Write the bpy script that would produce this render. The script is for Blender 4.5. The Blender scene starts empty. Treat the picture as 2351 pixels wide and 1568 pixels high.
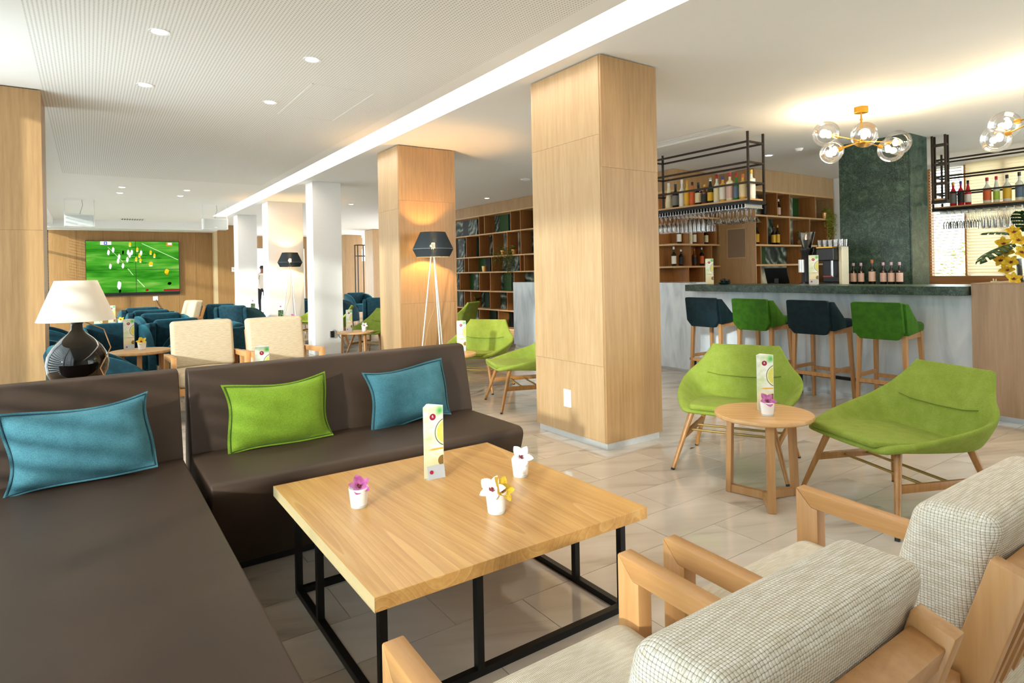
import bpy, bmesh, math, random
from mathutils import Vector, Matrix
random.seed(7)
PI = math.pi
SC = bpy.context.scene
COL = SC.collection
R = math.radians

# ------------------------------------------------------------------ camera, sky, sun, exposure
cam_d = bpy.data.cameras.new('camera'); cam = bpy.data.objects.new('camera', cam_d); COL.objects.link(cam)
YAW, ROLL = .604572, -.019511
fw = Vector((math.sin(YAW), math.cos(YAW), 0)); r0 = Vector((math.cos(YAW), -math.sin(YAW), 0)); u0 = Vector((0, 0, 1))
rr = r0*math.cos(ROLL)+u0*math.sin(ROLL); uu = -r0*math.sin(ROLL)+u0*math.cos(ROLL)
M = Matrix.Identity(4)
for i in range(3):
    M[i][0] = rr[i]; M[i][1] = uu[i]; M[i][2] = -fw[i]
M[2][3] = 1.30
cam.matrix_world = M
cam_d.sensor_fit = 'HORIZONTAL'; cam_d.sensor_width = 36
cam_d.lens = 1407.825/2351*36
cam_d.shift_y = -(784-625.94)/2351
cam_d.clip_start = .05; cam_d.clip_end = 200
SC.camera = cam

world = bpy.data.worlds.new('sky'); SC.world = world; world.use_nodes = True
wn = world.node_tree; wn.nodes.clear()
w_out = wn.nodes.new('ShaderNodeOutputWorld'); w_bg = wn.nodes.new('ShaderNodeBackground')
w_bg.inputs[0].default_value = (.86, .94, 1.0, 1); w_bg.inputs[1].default_value = 5.2
wn.links.new(w_bg.outputs[0], w_out.inputs[0])
sun_d = bpy.data.lights.new('sun', 'SUN'); sun = bpy.data.objects.new('sun', sun_d); COL.objects.link(sun)
sun_d.energy = 4.0; sun_d.angle = R(2.6); sun_d.color = (1, .97, .93)
sun.rotation_euler = Vector((1.05, .675, -.29)).to_track_quat('-Z', 'Y').to_euler()
sun.location = (-6, -4, 4)
SC.view_settings.view_transform = 'Standard'; SC.view_settings.look = 'None'
SC.view_settings.exposure = .56; SC.view_settings.gamma = 1; SC.view_settings.use_curve_mapping = False
SC.cycles.use_denoising = True
SC.cycles.max_bounces = 8; SC.cycles.diffuse_bounces = 4; SC.cycles.glossy_bounces = 4
SC.cycles.transparent_max_bounces = 24; SC.cycles.transmission_bounces = 4
SC.cycles.caustics_reflective = False; SC.cycles.caustics_refractive = False
SC.cycles.sample_clamp_indirect = 6
def portal(name, loc, rot, sx, sy):
    d = bpy.data.lights.new(name, 'AREA'); d.shape = 'RECTANGLE'; d.size = sx; d.size_y = sy; d.cycles.is_portal = True
    o = bpy.data.objects.new(name, d); COL.objects.link(o); o.location = loc; o.rotation_euler = rot
portal('window_portal', (-1.06, 2.9, 1.45), (0, -R(90), 0), 2.7, 6.7)
portal('window_portal', (-1.06, 13, 1.45), (0, -R(90), 0), 2.7, 12)
portal('window_portal', (8.3, -2.72, 1.45), (R(90), 0, 0), 6.0, 2.7)
portal('window_portal', (11.3, 1.2, 2.0), (0, R(90), 0), 1.7, 7)

# ------------------------------------------------------------------ helpers
def lin(h):
    h = h.lstrip('#'); c = [int(h[i:i+2], 16)/255 for i in (0, 2, 4)]
    return tuple(x/12.92 if x <= .04045 else ((x+.055)/1.055)**2.4 for x in c)+(1,)

class NT:
    def __init__(s, name):
        s.m = bpy.data.materials.new(name); s.m.use_nodes = True; s.t = s.m.node_tree; s.t.nodes.clear()
        s.out = s.t.nodes.new('ShaderNodeOutputMaterial')
    def n(s, typ, props=None, **kw):
        nd = s.t.nodes.new('ShaderNode'+typ)
        for k, v in (props or {}).items(): setattr(nd, k, v)
        for k, v in kw.items():
            key = int(k[1:]) if k[0] == 'i' and k[1:].isdigit() else k.replace('_', ' ')
            s.set(nd.inputs[key], v)
        return nd
    def set(s, inp, v):
        if isinstance(v, bpy.types.NodeSocket): s.t.links.new(v, inp)
        elif isinstance(v, str): inp.default_value = lin(v)
        else: inp.default_value = v
    def math(s, op, a, b=None, c=None):
        nd = s.t.nodes.new('ShaderNodeMath'); nd.operation = op
        for i, v in enumerate((a, b, c)):
            if v is not None: s.set(nd.inputs[i], v)
        return nd.outputs[0]
    def mix(s, f, a, b, mode='MIX'):
        nd = s.t.nodes.new('ShaderNodeMix'); nd.data_type = 'RGBA'; nd.blend_type = mode
        s.set(nd.inputs[0], f); s.set(nd.inputs[6], a); s.set(nd.inputs[7], b)
        return nd.outputs[2]
    def ramp(s, f, *stops):
        nd = s.t.nodes.new('ShaderNodeValToRGB'); e = nd.color_ramp.elements
        while len(e) < len(stops): e.new(.5)
        for i, (p, c) in enumerate(stops):
            e[i].position = p; e[i].color = lin(c) if isinstance(c, str) else (c, c, c, 1)
        s.set(nd.inputs[0], f); return nd.outputs[0]
    def step(s, v, a, b):
        nd = s.n('MapRange', {'interpolation_type': 'SMOOTHSTEP'}); s.set(nd.inputs[0], v); nd.inputs[1].default_value = a; nd.inputs[2].default_value = b
        return nd.outputs[0]
    def bump(s, h, strength=.2, dist=.01):
        return s.n('Bump', Strength=strength, Distance=dist, Height=h).outputs[0]
    def pbr(s, color, rough=.5, normal=None, metal=0, spec=.5, sheen=0, coat=0, emis=None, es=0, trans=0, sss=0, sheen_tint=None):
        p = s.n('BsdfPrincipled', Base_Color=color, Roughness=rough, Metallic=metal)
        p.inputs['Specular IOR Level'].default_value = spec
        p.inputs['Sheen Weight'].default_value = sheen
        if sheen_tint: p.inputs['Sheen Tint'].default_value = lin(sheen_tint)
        p.inputs['Coat Weight'].default_value = coat; p.inputs['Coat Roughness'].default_value = .08
        p.inputs['Transmission Weight'].default_value = trans
        if normal is not None: s.set(p.inputs['Normal'], normal)
        if emis is not None: s.set(p.inputs['Emission Color'], emis); p.inputs['Emission Strength'].default_value = es
        s.t.links.new(p.outputs[0], s.out.inputs[0]); return s.m
    def surf(s, sock): s.t.links.new(sock, s.out.inputs[0]); return s.m

def plain(name, c, rough=.5, metal=0, spec=.5, noise=.06, scale=30, sheen=0, bump=0, coat=0):
    t = NT(name); tc = t.n('TexCoord')
    nz = t.n('TexNoise', Vector=tc.outputs['Object'], Scale=scale, Detail=3).outputs[0]
    col = t.mix(t.math('MULTIPLY', nz, noise*2), c, '#000000') if noise else c
    return t.pbr(col, rough, t.bump(nz, bump, .004) if bump else None, metal, spec, sheen, coat)

def wood(name, light, dark, axis=2, scale=1, rough=.45, cath=.25, bands=9., coat=0, vary=.12, lines=0):
    t = NT(name); tc = t.n('TexCoord'); oi = t.n('ObjectInfo')
    off = t.n('VectorMath', {'operation': 'SCALE'}, i0=(3.1, 5.7, 2.3), Scale=t.math('MULTIPLY', oi.outputs['Random'], 9)).outputs[0]
    p = t.n('VectorMath', {'operation': 'ADD'}, i0=tc.outputs['Object'], i1=off).outputs[0]
    sc = [scale]*3; sc[axis] = scale*.06
    mp = t.n('Mapping', Vector=p, Scale=sc).outputs[0]
    n1 = t.n('TexNoise', Vector=mp, Scale=55, Detail=5, Roughness=.65).outputs[0]
    n2 = t.n('TexNoise', Vector=mp, Scale=9, Detail=3, Roughness=.5).outputs[0]
    sc2 = [scale]*3; sc2[axis] = scale*.16
    mp2 = t.n('Mapping', Vector=p, Scale=sc2).outputs[0]
    d = 'X' if axis != 0 else 'Y'
    wv = t.n('TexWave', {'bands_direction': d}, Vector=mp2, Scale=bands, Distortion=7, Detail=2, Detail_Scale=.8).outputs[1]
    v = t.math('ADD', t.math('MULTIPLY', n1, .65), t.math('MULTIPLY', n2, .35))
    v = t.math('ADD', t.math('MULTIPLY', v, 1-cath), t.math('MULTIPLY', wv, cath))
    col = t.ramp(v, (.28, dark), (.72, light))
    col = t.mix(t.math('MULTIPLY', oi.outputs['Random'], vary), col, dark)
    if lines:
        sc3 = [scale]*3; sc3[axis] = scale*.075
        nl = t.n('TexNoise', Vector=t.n('Mapping', Vector=p, Scale=sc3).outputs[0], Scale=3.2, Detail=1.2, Roughness=.4).outputs[0]
        fr = t.math('FRACT', t.math('MULTIPLY', nl, 24))
        col = t.mix(t.math('MULTIPLY', t.math('MULTIPLY', t.step(fr, .45, 1), t.step(fr, 1, .97)), lines), col, dark)
        col = t.mix(t.math('MULTIPLY', t.step(fr, .18, 0), lines*.45), col, '#efcf98')
    return t.pbr(col, rough, t.bump(n1, .08, .002), coat=coat)

def glassy(name, tint='#ffffff', rough=.02, base=.04, refl=.9):
    t = NT(name)
    fr = t.n('Fresnel', IOR=1.5).outputs[0]
    f = t.math('MINIMUM', t.math('ADD', t.math('MULTIPLY', fr, refl), base), 1)
    return t.surf(t.n('MixShader', i0=f, i1=t.n('BsdfTransparent', Color=tint).outputs[0], i2=t.n('BsdfGlossy', Color='#ffffff', Roughness=rough).outputs[0]).outputs[0])

def emit(name, c, s):
    t = NT(name); return t.surf(t.n('Emission', Color=c, Strength=s).outputs[0])

def weave(name, light, mid, dark, cell, vary=.25):
    t = NT(name); tc = t.n('TexCoord'); uv = t.n('SeparateXYZ', Vector=tc.outputs['UV'])
    u = t.math('DIVIDE', uv.outputs[0], cell); v = t.math('DIVIDE', uv.outputs[1], cell*.8)
    par = t.math('MODULO', t.math('ADD', t.math('FLOOR', t.math('ADD', u, 500)), t.math('FLOOR', t.math('ADD', v, 500))), 2)
    su = t.math('ABSOLUTE', t.math('SINE', t.math('MULTIPLY', u, PI))); sv = t.math('ABSOLUTE', t.math('SINE', t.math('MULTIPLY', v, PI)))
    a = t.math('MULTIPLY', sv, t.math('POWER', su, .35)); b = t.math('MULTIPLY', su, t.math('POWER', sv, .35))
    h = t.math('ADD', t.math('MULTIPLY', a, par), t.math('MULTIPLY', b, t.math('SUBTRACT', 1, par)))
    mp = t.n('Mapping', Vector=tc.outputs['UV'], Scale=(20, 140, 1)).outputs[0]
    nz = t.n('TexNoise', Vector=mp, Scale=1, Detail=3).outputs[0]
    yarn = t.mix(t.step(nz, .35, .65), mid, light)
    yarn = t.mix(t.math('MULTIPLY', par, vary), yarn, mid)
    col = t.mix(t.step(h, .0, .38), dark, yarn)
    return t.pbr(col, .85, t.bump(h, .6, .002), spec=.2)

def cloth(name, a, b, scale=500, rough=.85, sheen=.15, bump=.25, tint=None):
    t = NT(name); tc = t.n('TexCoord')
    n1 = t.n('TexNoise', Vector=tc.outputs['Object'], Scale=scale, Detail=2).outputs[0]
    n2 = t.n('TexNoise', Vector=tc.outputs['Object'], Scale=14, Detail=3).outputs[0]
    col = t.mix(t.step(t.math('ADD', t.math('MULTIPLY', n1, .7), t.math('MULTIPLY', n2, .3)), .35, .65), a, b)
    return t.pbr(col, rough, t.bump(n1, bump, .002), spec=.25, sheen=sheen, sheen_tint=tint)

class MB:
    def __init__(s): s.v = []; s.f = []; s.mi = []; s.uv = None
    def add(s, vs, fs, mi=0):
        o = len(s.v); s.v += [tuple(p) for p in vs]; s.f += [tuple(i+o for i in f) for f in fs]; s.mi += [mi]*len(fs); return s
    def box(s, x0, y0, z0, x1, y1, z1, mi=0):
        v = [(x, y, z) for z in (z0, z1) for y in (y0, y1) for x in (x0, x1)]
        return s.add(v, [(0, 2, 3, 1), (4, 5, 7, 6), (0, 1, 5, 4), (2, 6, 7, 3), (0, 4, 6, 2), (1, 3, 7, 5)], mi)
    def cbox(s, c, d, rot=None, mi=0):
        v = [Vector((x*d[0]/2, y*d[1]/2, z*d[2]/2)) for z in (-1, 1) for y in (-1, 1) for x in (-1, 1)]
        if rot is not None: v = [rot @ p for p in v]
        v = [p+Vector(c) for p in v]
        return s.add(v, [(0, 2, 3, 1), (4, 5, 7, 6), (0, 1, 5, 4), (2, 6, 7, 3), (0, 4, 6, 2), (1, 3, 7, 5)], mi)
    def beam(s, p, q, w, h, up=(0, 0, 1), w1=None, h1=None, mi=0):
        p = Vector(p); q = Vector(q); d = (q-p).normalized(); a = d.cross(Vector(up))
        if a.length < 1e-4: a = d.cross(Vector((0, 1, 0)))
        a.normalize(); b = a.cross(d); w1 = w if w1 is None else w1; h1 = h if h1 is None else h1
        v = [p+a*w/2*i+b*h/2*j for j in (-1, 1) for i in (-1, 1)]+[q+a*w1/2*i+b*h1/2*j for j in (-1, 1) for i in (-1, 1)]
        return s.add(v, [(0, 2, 3, 1), (4, 5, 7, 6), (0, 1, 5, 4), (2, 6, 7, 3), (0, 4, 6, 2), (1, 3, 7, 5)], mi)
    def cyl(s, p, q, ra, rb=None, n=12, caps=True, mi=0):
        p = Vector(p); q = Vector(q); rb = ra if rb is None else rb; d = (q-p).normalized()
        a = d.orthogonal().normalized(); b = d.cross(a); v = []
        for c, r in ((p, ra), (q, rb)):
            v += [c+a*math.cos(2*PI*i/n)*r+b*math.sin(2*PI*i/n)*r for i in range(n)]
        f = [(i, (i+1) % n, n+(i+1) % n, n+i) for i in range(n)]
        if caps: f += [tuple(range(n))[::-1], tuple(range(n, 2*n))]
        return s.add(v, f, mi)
    def lathe(s, prof, n=16, c=(0, 0, 0), mi=0, closed=False):
        v = []; f = []
        for r, z in prof: v += [(c[0]+math.cos(2*PI*i/n)*r, c[1]+math.sin(2*PI*i/n)*r, c[2]+z) for i in range(n)]
        m = len(prof)
        for k in range(m if closed else m-1):
            k2 = (k+1) % m
            f += [(k*n+i, k*n+(i+1) % n, k2*n+(i+1) % n, k2*n+i) for i in range(n)]
        if not closed:
            if prof[0][0] > 1e-4: f.append(tuple(range(n))[::-1])
            if prof[-1][0] > 1e-4: f.append(tuple(range((m-1)*n, m*n)))
        return s.add(v, f, mi)
    def tube(s, pts, r, n=8, mi=0):
        pts = [Vector(p) for p in pts]; v = []; f = []; a = None
        for k, p in enumerate(pts):
            d = (pts[min(k+1, len(pts)-1)]-pts[max(k-1, 0)]).normalized()
            a = d.orthogonal().normalized() if a is None else (a-d*a.dot(d)).normalized()
            b = d.cross(a); q = r[k] if isinstance(r, (list, tuple)) else r
            v += [p+a*math.cos(2*PI*i/n)*q+b*math.sin(2*PI*i/n)*q for i in range(n)]
        for k in range(len(pts)-1): f += [(k*n+i, k*n+(i+1) % n, (k+1)*n+(i+1) % n, (k+1)*n+i) for i in range(n)]
        f += [tuple(range(n))[::-1], tuple(range((len(pts)-1)*n, len(pts)*n))]
        return s.add(v, f, mi)
    def prism(s, poly, ax, a, b, mi=0):
        def P(u, w, t): return (t, u, w) if ax == 0 else (u, t, w) if ax == 1 else (u, w, t)
        n = len(poly); v = [P(u, w, a) for u, w in poly]+[P(u, w, b) for u, w in poly]
        return s.add(v, [(i, (i+1) % n, n+(i+1) % n, n+i) for i in range(n)]+[tuple(range(n))[::-1], tuple(range(n, 2*n))], mi)
    def rbox(s, c, size, r, k=3, m=5, bulge=(0, 0, 0), shear=None, mi=0):
        h = [x/2 for x in size]; r = min(r, min(h)*.98)
        def ts(H): return [-H+r*i/k for i in range(k)]+[-H+r+(2*H-2*r)*i/m for i in range(m+1)]+[H-r+r*(i+1)/k for i in range(k)]
        T = [ts(x) for x in h]; bmv = {}
        def vid(p):
            key = tuple(round(x, 6) for x in p)
            if key not in bmv:
                q = [max(-(h[i]-r), min(h[i]-r, p[i])) for i in range(3)]; d = Vector([p[i]-q[i] for i in range(3)])
                d = d.normalized()*r if d.length > 1e-9 else d
                o = [q[i]+d[i] for i in range(3)]
                for i in range(3):
                    if bulge[i]:
                        j, l = (i+1) % 3, (i+2) % 3
                        o[i] += bulge[i]*(o[i]/h[i])*(1-(p[j]/h[j])**2)*(1-(p[l]/h[l])**2)
                if shear: o = shear(o)
                bmv[key] = len(vs); vs.append((o[0]+c[0], o[1]+c[1], o[2]+c[2]))
            return bmv[key]
        vs = []; fs = []
        for i in range(3):
            j, l = (i+1) % 3, (i+2) % 3
            for sg in (-1, 1):
                for a in range(len(T[j])-1):
                    for b in range(len(T[l])-1):
                        q = []
                        for aa, bb in ((a, b), (a+1, b), (a+1, b+1), (a, b+1)):
                            p = [0]*3; p[i] = sg*h[i]; p[j] = T[j][aa]; p[l] = T[l][bb]; q.append(vid(p))
                        if len(set(q)) >= 3: fs.append(tuple(q if sg > 0 else q[::-1]))
        return s.add(vs, fs, mi)
    def grid(s, fn, nu, nv, mi=0):
        v = [fn(i/nu, j/nv) for j in range(nv+1) for i in range(nu+1)]; w = nu+1
        return s.add(v, [(j*w+i, j*w+i+1, (j+1)*w+i+1, (j+1)*w+i) for j in range(nv) for i in range(nu)], mi)
    def move(s, d, a=0):
        for i in range(a, len(s.v)): s.v[i] = tuple(s.v[i][k]+d[k] for k in range(3))
        return s
    def xf(s, m, a=0):
        for i in range(a, len(s.v)): s.v[i] = tuple(m @ Vector(s.v[i]))
        return s
    def mesh(s, name, mats, smooth=40, bevel=0, bseg=2, recalc=True):
        me = bpy.data.meshes.new(name); me.from_pydata(s.v, [], s.f)
        for i, p in enumerate(me.polygons): p.material_index = s.mi[i]
        if recalc or bevel:
            bm = bmesh.new(); bm.from_mesh(me)
            if recalc: bmesh.ops.recalc_face_normals(bm, faces=bm.faces)
            if bevel:
                ed = [e for e in bm.edges if len(e.link_faces) == 2 and e.calc_face_angle(0) > R(28)]
                bmesh.ops.bevel(bm, geom=ed, offset=bevel, segments=bseg, affect='EDGES', profile=.5, clamp_overlap=True)
            bm.to_mesh(me); bm.free()
        for m_ in (mats if isinstance(mats, (list, tuple)) else [mats]): me.materials.append(m_)
        uv = me.uv_layers.new(name='uv')
        for p in me.polygons:
            n = p.normal; ax = max(range(3), key=lambda i: abs(n[i])); j, l = ((1, 2), (0, 2), (0, 1))[ax]
            for li in p.loop_indices:
                co = me.vertices[me.loops[li].vertex_index].co; uv.data[li].uv = (co[j], co[l])
        if smooth:
            for p in me.polygons: p.use_smooth = True
            me.set_sharp_from_angle(angle=R(smooth))
        return me
    def build(s, name, mats, parent=None, **kw):
        o = bpy.data.objects.new(name, s.mesh(name, mats, **kw)); COL.objects.link(o)
        if parent is not None: o.parent = parent
        return o

def tag(o, label, cat, group=None):
    o['label'] = label; o['category'] = cat
    if group: o['group'] = group
    return o
def thing(name, label, cat, loc=(0, 0, 0), rotz=0, group=None):
    o = bpy.data.objects.new(name, None); COL.objects.link(o); o.empty_display_size = .1
    o.location = loc; o.rotation_euler = (0, 0, rotz); return tag(o, label, cat, group)
def struct(o): o['kind'] = 'structure'; return o
def stuff(o): o['kind'] = 'stuff'; return o
def empty_struct(name, loc=(0, 0, 0)):
    o = bpy.data.objects.new(name, None); COL.objects.link(o); o.location = loc; o['kind'] = 'structure'; return o
def dup(root, loc, rotz=0, label=None, group=None):
    r = root.copy(); COL.objects.link(r); r.location = loc; r.rotation_euler = (0, 0, rotz)
    if label: r['label'] = label
    if group: r['group'] = group
    for ch in list(root.children):
        c = ch.copy(); COL.objects.link(c); c.parent = r
        for g in list(ch.children):
            d = g.copy(); COL.objects.link(d); d.parent = c
    return r
def inst(mesh_obj, loc, rotz=0, parent=None, name=None):
    o = mesh_obj.copy(); COL.objects.link(o); o.location = loc; o.rotation_euler = (0, 0, rotz); o.parent = parent
    if name: o.name = name
    return o
def remat(root, names, m):
    for o in [root]+list(root.children):
        base = o.name.split('.')[0]
        if base in names:
            for sl in o.material_slots: sl.link = 'OBJECT'; sl.material = m
def text_mesh(txt, size, depth=.0005):
    cu = bpy.data.curves.new('lettering', 'FONT'); cu.body = txt; cu.size = size; cu.align_x = 'CENTER'; cu.align_y = 'CENTER'; cu.extrude = depth
    cu.resolution_u = 3
    o = bpy.data.objects.new('lettering', cu); COL.objects.link(o)
    me = bpy.data.meshes.new_from_object(o.evaluated_get(bpy.context.evaluated_depsgraph_get()))
    bpy.data.objects.remove(o); bpy.data.curves.remove(cu); return me

# ------------------------------------------------------------------ materials
OAK = wood('oak veneer', '#c4a67e', '#aa865a', 2, 1, .42, .07, 7)
OAK2 = wood('oak veneer warm and shaded', '#ba9465', '#977349', 2, 1, .42, .06, 7)
OAKH = wood('oak boards', '#e0b989', '#b98950', 0, 1, .45, .1, 7)
OAKHY = wood('oak boards lengthways', '#dcb07a', '#b07f47', 1, 1, .45, .1, 7)
OAKD = wood('oak shelf sides', '#b57c43', '#8a5527', 2, 1, .5, .1, 7)
OAKT = wood('oak table top', '#d8a965', '#b57f41', 1, 1, .33, .10, 3.2, vary=0, lines=.4)
FARWOOD = wood('dark oak wall', '#ab8250', '#86602f', 2, 1, .5, .08, 9)
KNOT = wood('knotty oak', '#bb9d80', '#967a5e', 2, 1, .5, .2, 4)
BEECH = wood('beech', '#cd9c66', '#b07c47', 2, 1, .4, .06, 6, vary=.15)
BEECHY = wood('beech rail', '#cd9c66', '#b07c47', 1, 1, .4, .06, 6, vary=.1)
ASH = wood('ash', '#c79a68', '#a17242', 2, 1, .4, .1, 6, vary=.1)
ASHD = wood('stained ash', '#b98549', '#875a2a', 2, 1.3, .4, .12, 6, vary=.1)
LEATHER = NT('brown leatherette'); _t = LEATHER; _tc = _t.n('TexCoord')
_n1 = _t.n('TexNoise', Vector=_tc.outputs['Object'], Scale=260, Detail=3).outputs[0]
_n2 = _t.n('TexNoise', Vector=_tc.outputs['Object'], Scale=3, Detail=3).outputs[0]
LEATHER = _t.pbr(_t.mix(_n2, '#48372a', '#35271d'), .5, _t.bump(_n1, .1, .001), spec=.3)
BLACKM = plain('black steel', '#0d0d0e', .45, .3, noise=.1)
BLACKP = plain('black plastic', '#101012', .35, noise=.05)
DARKM = plain('dark bronze steel', '#33291f', .5, .4, noise=.1)
WHITE = plain('white paint', '#efeeec', .7, noise=.02)
WHITEP = plain('white plastic', '#f4f4f4', .4, noise=.01)
CEIL = plain('white ceiling', '#f6f5f3', .85, noise=.015, scale=4)
STEEL = plain('brushed steel', '#c8ccd0', .3, .9, noise=.05)
CHROME = plain('pale lamp steel', '#e6e6e4', .35, .5, noise=.02)
BRASS = plain('brushed brass', '#d9a441', .3, .9, noise=.06)
GOLD = plain('copper pot', '#e0a868', .3, .8, noise=.06)
BLACKF = plain('black foot cap', '#141210', .6, noise=0)
GLASS = glassy('clear glass')
THING = glassy('thin glassware', base=.07, refl=1.3, rough=.08)
BULBG = glassy('globe glass', '#ffffff', base=.02, refl=.55)
PANE = glassy('window glass', '#f7fbfa', base=.01, refl=.6)
LIME = cloth('lime wool', '#778829', '#8f9f46', 420, .9, .08, .3, '#d8e68a')
LIMEP = cloth('lime chenille', '#67841c', '#7b982a', 240, .85, .2, .3, '#d3ea7a')
BLUEP = cloth('petrol wool', '#33626e', '#4d808c', 380, .9, .12, .4, '#9fd0d8')
TEALV = cloth('teal velvet', '#04242f', '#073442', 20, .75, .45, .05, '#3fb4cc')
TEALS = cloth('dark teal velvet', '#04161c', '#07232c', 20, .75, .1, .05, '#2f94a8')
GREENV = cloth('green velvet', '#2a580c', '#366911', 20, .75, .15, .05, '#8fce4a')
TWEED = weave('cream tweed', '#efe6d8', '#dbcfba', '#8f836c', .0062)
TWEEDS = weave('cream tweed fine', '#f3e9d8', '#e3d6be', '#a89a7c', .004)
LINEN = weave('cream linen', '#d9cab1', '#cbb999', '#a99676', .0035, .15)

def mk_tile():
    t = NT('polished stone tile'); g = t.n('NewGeometry'); oi = t.n('ObjectInfo')
    ang = t.n('VectorRotate', {'rotation_type': 'Z_AXIS'}, Vector=g.outputs['Position'], Angle=.45).outputs[0]
    off = t.n('VectorMath', {'operation': 'SCALE'}, i0=(7., 13., 3.), Scale=oi.outputs['Random']).outputs[0]
    p = t.n('VectorMath', {'operation': 'ADD'}, i0=ang, i1=off).outputs[0]
    mp = t.n('Mapping', Vector=p, Scale=(.7, 4, 1)).outputs[0]
    n1 = t.n('TexNoise', Vector=mp, Scale=1.6, Detail=5, Distortion=.5).outputs[0]
    col = t.ramp(n1, (.28, '#a79a8c'), (.42, '#c9bdae'), (.7, '#d8cdc0'))
    col = t.mix(t.math('MULTIPLY', oi.outputs['Random'], .25), col, '#b5a694')
    return t.pbr(col, .07, spec=.85)
TILE = mk_tile()
GROUT = plain('tile joint', '#8a7861', .6, noise=.1)

def mk_tilefar():
    t = NT('polished stone tile distant'); g = t.n('NewGeometry')
    mp = t.n('Mapping', Vector=g.outputs['Position'], Rotation=(0, 0, .45), Scale=(.7, 4, 1)).outputs[0]
    n1 = t.n('TexNoise', Vector=mp, Scale=1.6, Detail=5, Distortion=.5).outputs[0]
    col = t.ramp(n1, (.28, '#a79a8c'), (.42, '#c6baab'), (.7, '#d3c8ba'))
    br = t.n('TexBrick', {'offset': .5}, Vector=t.n('Mapping', Vector=g.outputs['Position'], Location=(.1, .24, 0)).outputs[0], Scale=1, Mortar_Size=.002, Brick_Width=.6, Row_Height=.28, Color1='#ffffff', Color2='#e6e2da', Mortar='#b3a48e').outputs[0]
    return t.pbr(t.mix(1, col, br, 'MULTIPLY'), .1, spec=.5)
TILEFAR = mk_tilefar()

def mk_perf():
    t = NT('perforated plaster'); g = t.n('NewGeometry'); xyz = t.n('SeparateXYZ', Vector=g.outputs['Position'])
    def c(s): return t.math('SUBTRACT', t.math('FRACT', t.math('DIVIDE', t.math('ADD', s, 40), .022)), .5)
    a, b = c(xyz.outputs[0]), c(xyz.outputs[1])
    d = t.math('SQRT', t.math('ADD', t.math('MULTIPLY', a, a), t.math('MULTIPLY', b, b)))
    return t.pbr(t.mix(t.step(d, .2, .3), '#bdbab5', '#f5f4f1'), .85)  # flat board: shade inside the holes is painted on as darker dots
PERF = mk_perf()

def mk_gmarble():
    t = NT('green marble'); tc = t.n('TexCoord'); g = t.n('NewGeometry')
    n1 = t.n('TexNoise', Vector=g.outputs['Position'], Scale=7, Detail=7, Roughness=.65, Distortion=1.2).outputs[0]
    n2 = t.n('TexNoise', Vector=g.outputs['Position'], Scale=18, Detail=5, Distortion=2.5).outputs[0]
    vein = t.math('SUBTRACT', 1, t.step(t.math('ABSOLUTE', t.math('SUBTRACT', n2, .5)), 0, .03))
    col = t.ramp(n1, (.3, '#10211c'), (.5, '#20382f'), (.72, '#48604f'))
    return t.pbr(t.mix(t.math('MULTIPLY', vein, .35), col, '#8d9c84'), .3, spec=.4)
GMARBLE = mk_gmarble()
def mk_wmarble():
    t = NT('white marble'); g = t.n('NewGeometry')
    mp = t.n('Mapping', Vector=g.outputs['Position'], Rotation=(.5, 0, 0), Scale=(1, 3, .8)).outputs[0]
    n1 = t.n('TexNoise', Vector=mp, Scale=2.4, Detail=6, Distortion=.8).outputs[0]
    return t.pbr(t.ramp(n1, (.3, '#bcc7d0'), (.5, '#d3dde5'), (.75, '#e4eaf0')), .12, spec=.5)
WMARBLE = mk_wmarble()
def mk_leaf(name, cs, scale):
    t = NT(name); g = t.n('NewGeometry')
    w = t.n('TexWave', {'bands_direction': 'DIAGONAL'}, Vector=g.outputs['Position'], Scale=scale, Distortion=16, Detail=4, Detail_Scale=.7).outputs[1]
    n = t.n('TexNoise', Vector=g.outputs['Position'], Scale=4, Detail=4, Distortion=1.5).outputs[0]
    v = t.math('ADD', t.math('MULTIPLY', w, .3), t.math('MULTIPLY', n, .7))
    return t.pbr(t.ramp(v, (.25, cs[0]), (.42, cs[1]), (.58, cs[2]), (.75, cs[3])), .5)
LEAFP = mk_leaf('tropical leaf print', ('#101612', '#2c3a32', '#5c6b5f', '#b9bfae'), 2.5)
LEAFC = mk_leaf('pale tropical leaf print', ('#59635a', '#8c9184', '#b9b59c', '#d6cfb2'), 1.5)
GPANEL = plain('green panel', '#1f4a17', .5)
GDARK = plain('dark green panel', '#12301f', .5)
KPANEL = plain('black panel', '#0b0f0e', .5)
LEAFG = cloth('glossy leaf', '#16301a', '#244a22', 30, .4, 0, .1)
FERN = cloth('trailing leaf', '#7f9a2a', '#c3c24a', 40, .6, 0, .1)
FERND = cloth('dark trailing leaf', '#566420', '#948a3c', 40, .6, 0, .1)
ORCH_Y = cloth('yellow petal', '#d8a514', '#f0cf3a', 60, .6, .2, .05)
ORCH_W = cloth('white petal', '#f3eef0', '#fdfbfb', 60, .6, .2, .05)
ORCH_P = cloth('pink petal', '#a84a86', '#c478a8', 60, .6, .2, .05)
ORCH_L = cloth('deep red lip', '#6a1024', '#a02038', 60, .6, .2, .05)
def translucent(name, c, f=.5):
    t = NT(name); d = t.n('BsdfDiffuse', Color=c).outputs[0]; tr = t.n('BsdfTranslucent', Color=c).outputs[0]
    return t.surf(t.n('MixShader', i0=f, i1=d, i2=tr).outputs[0])

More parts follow.
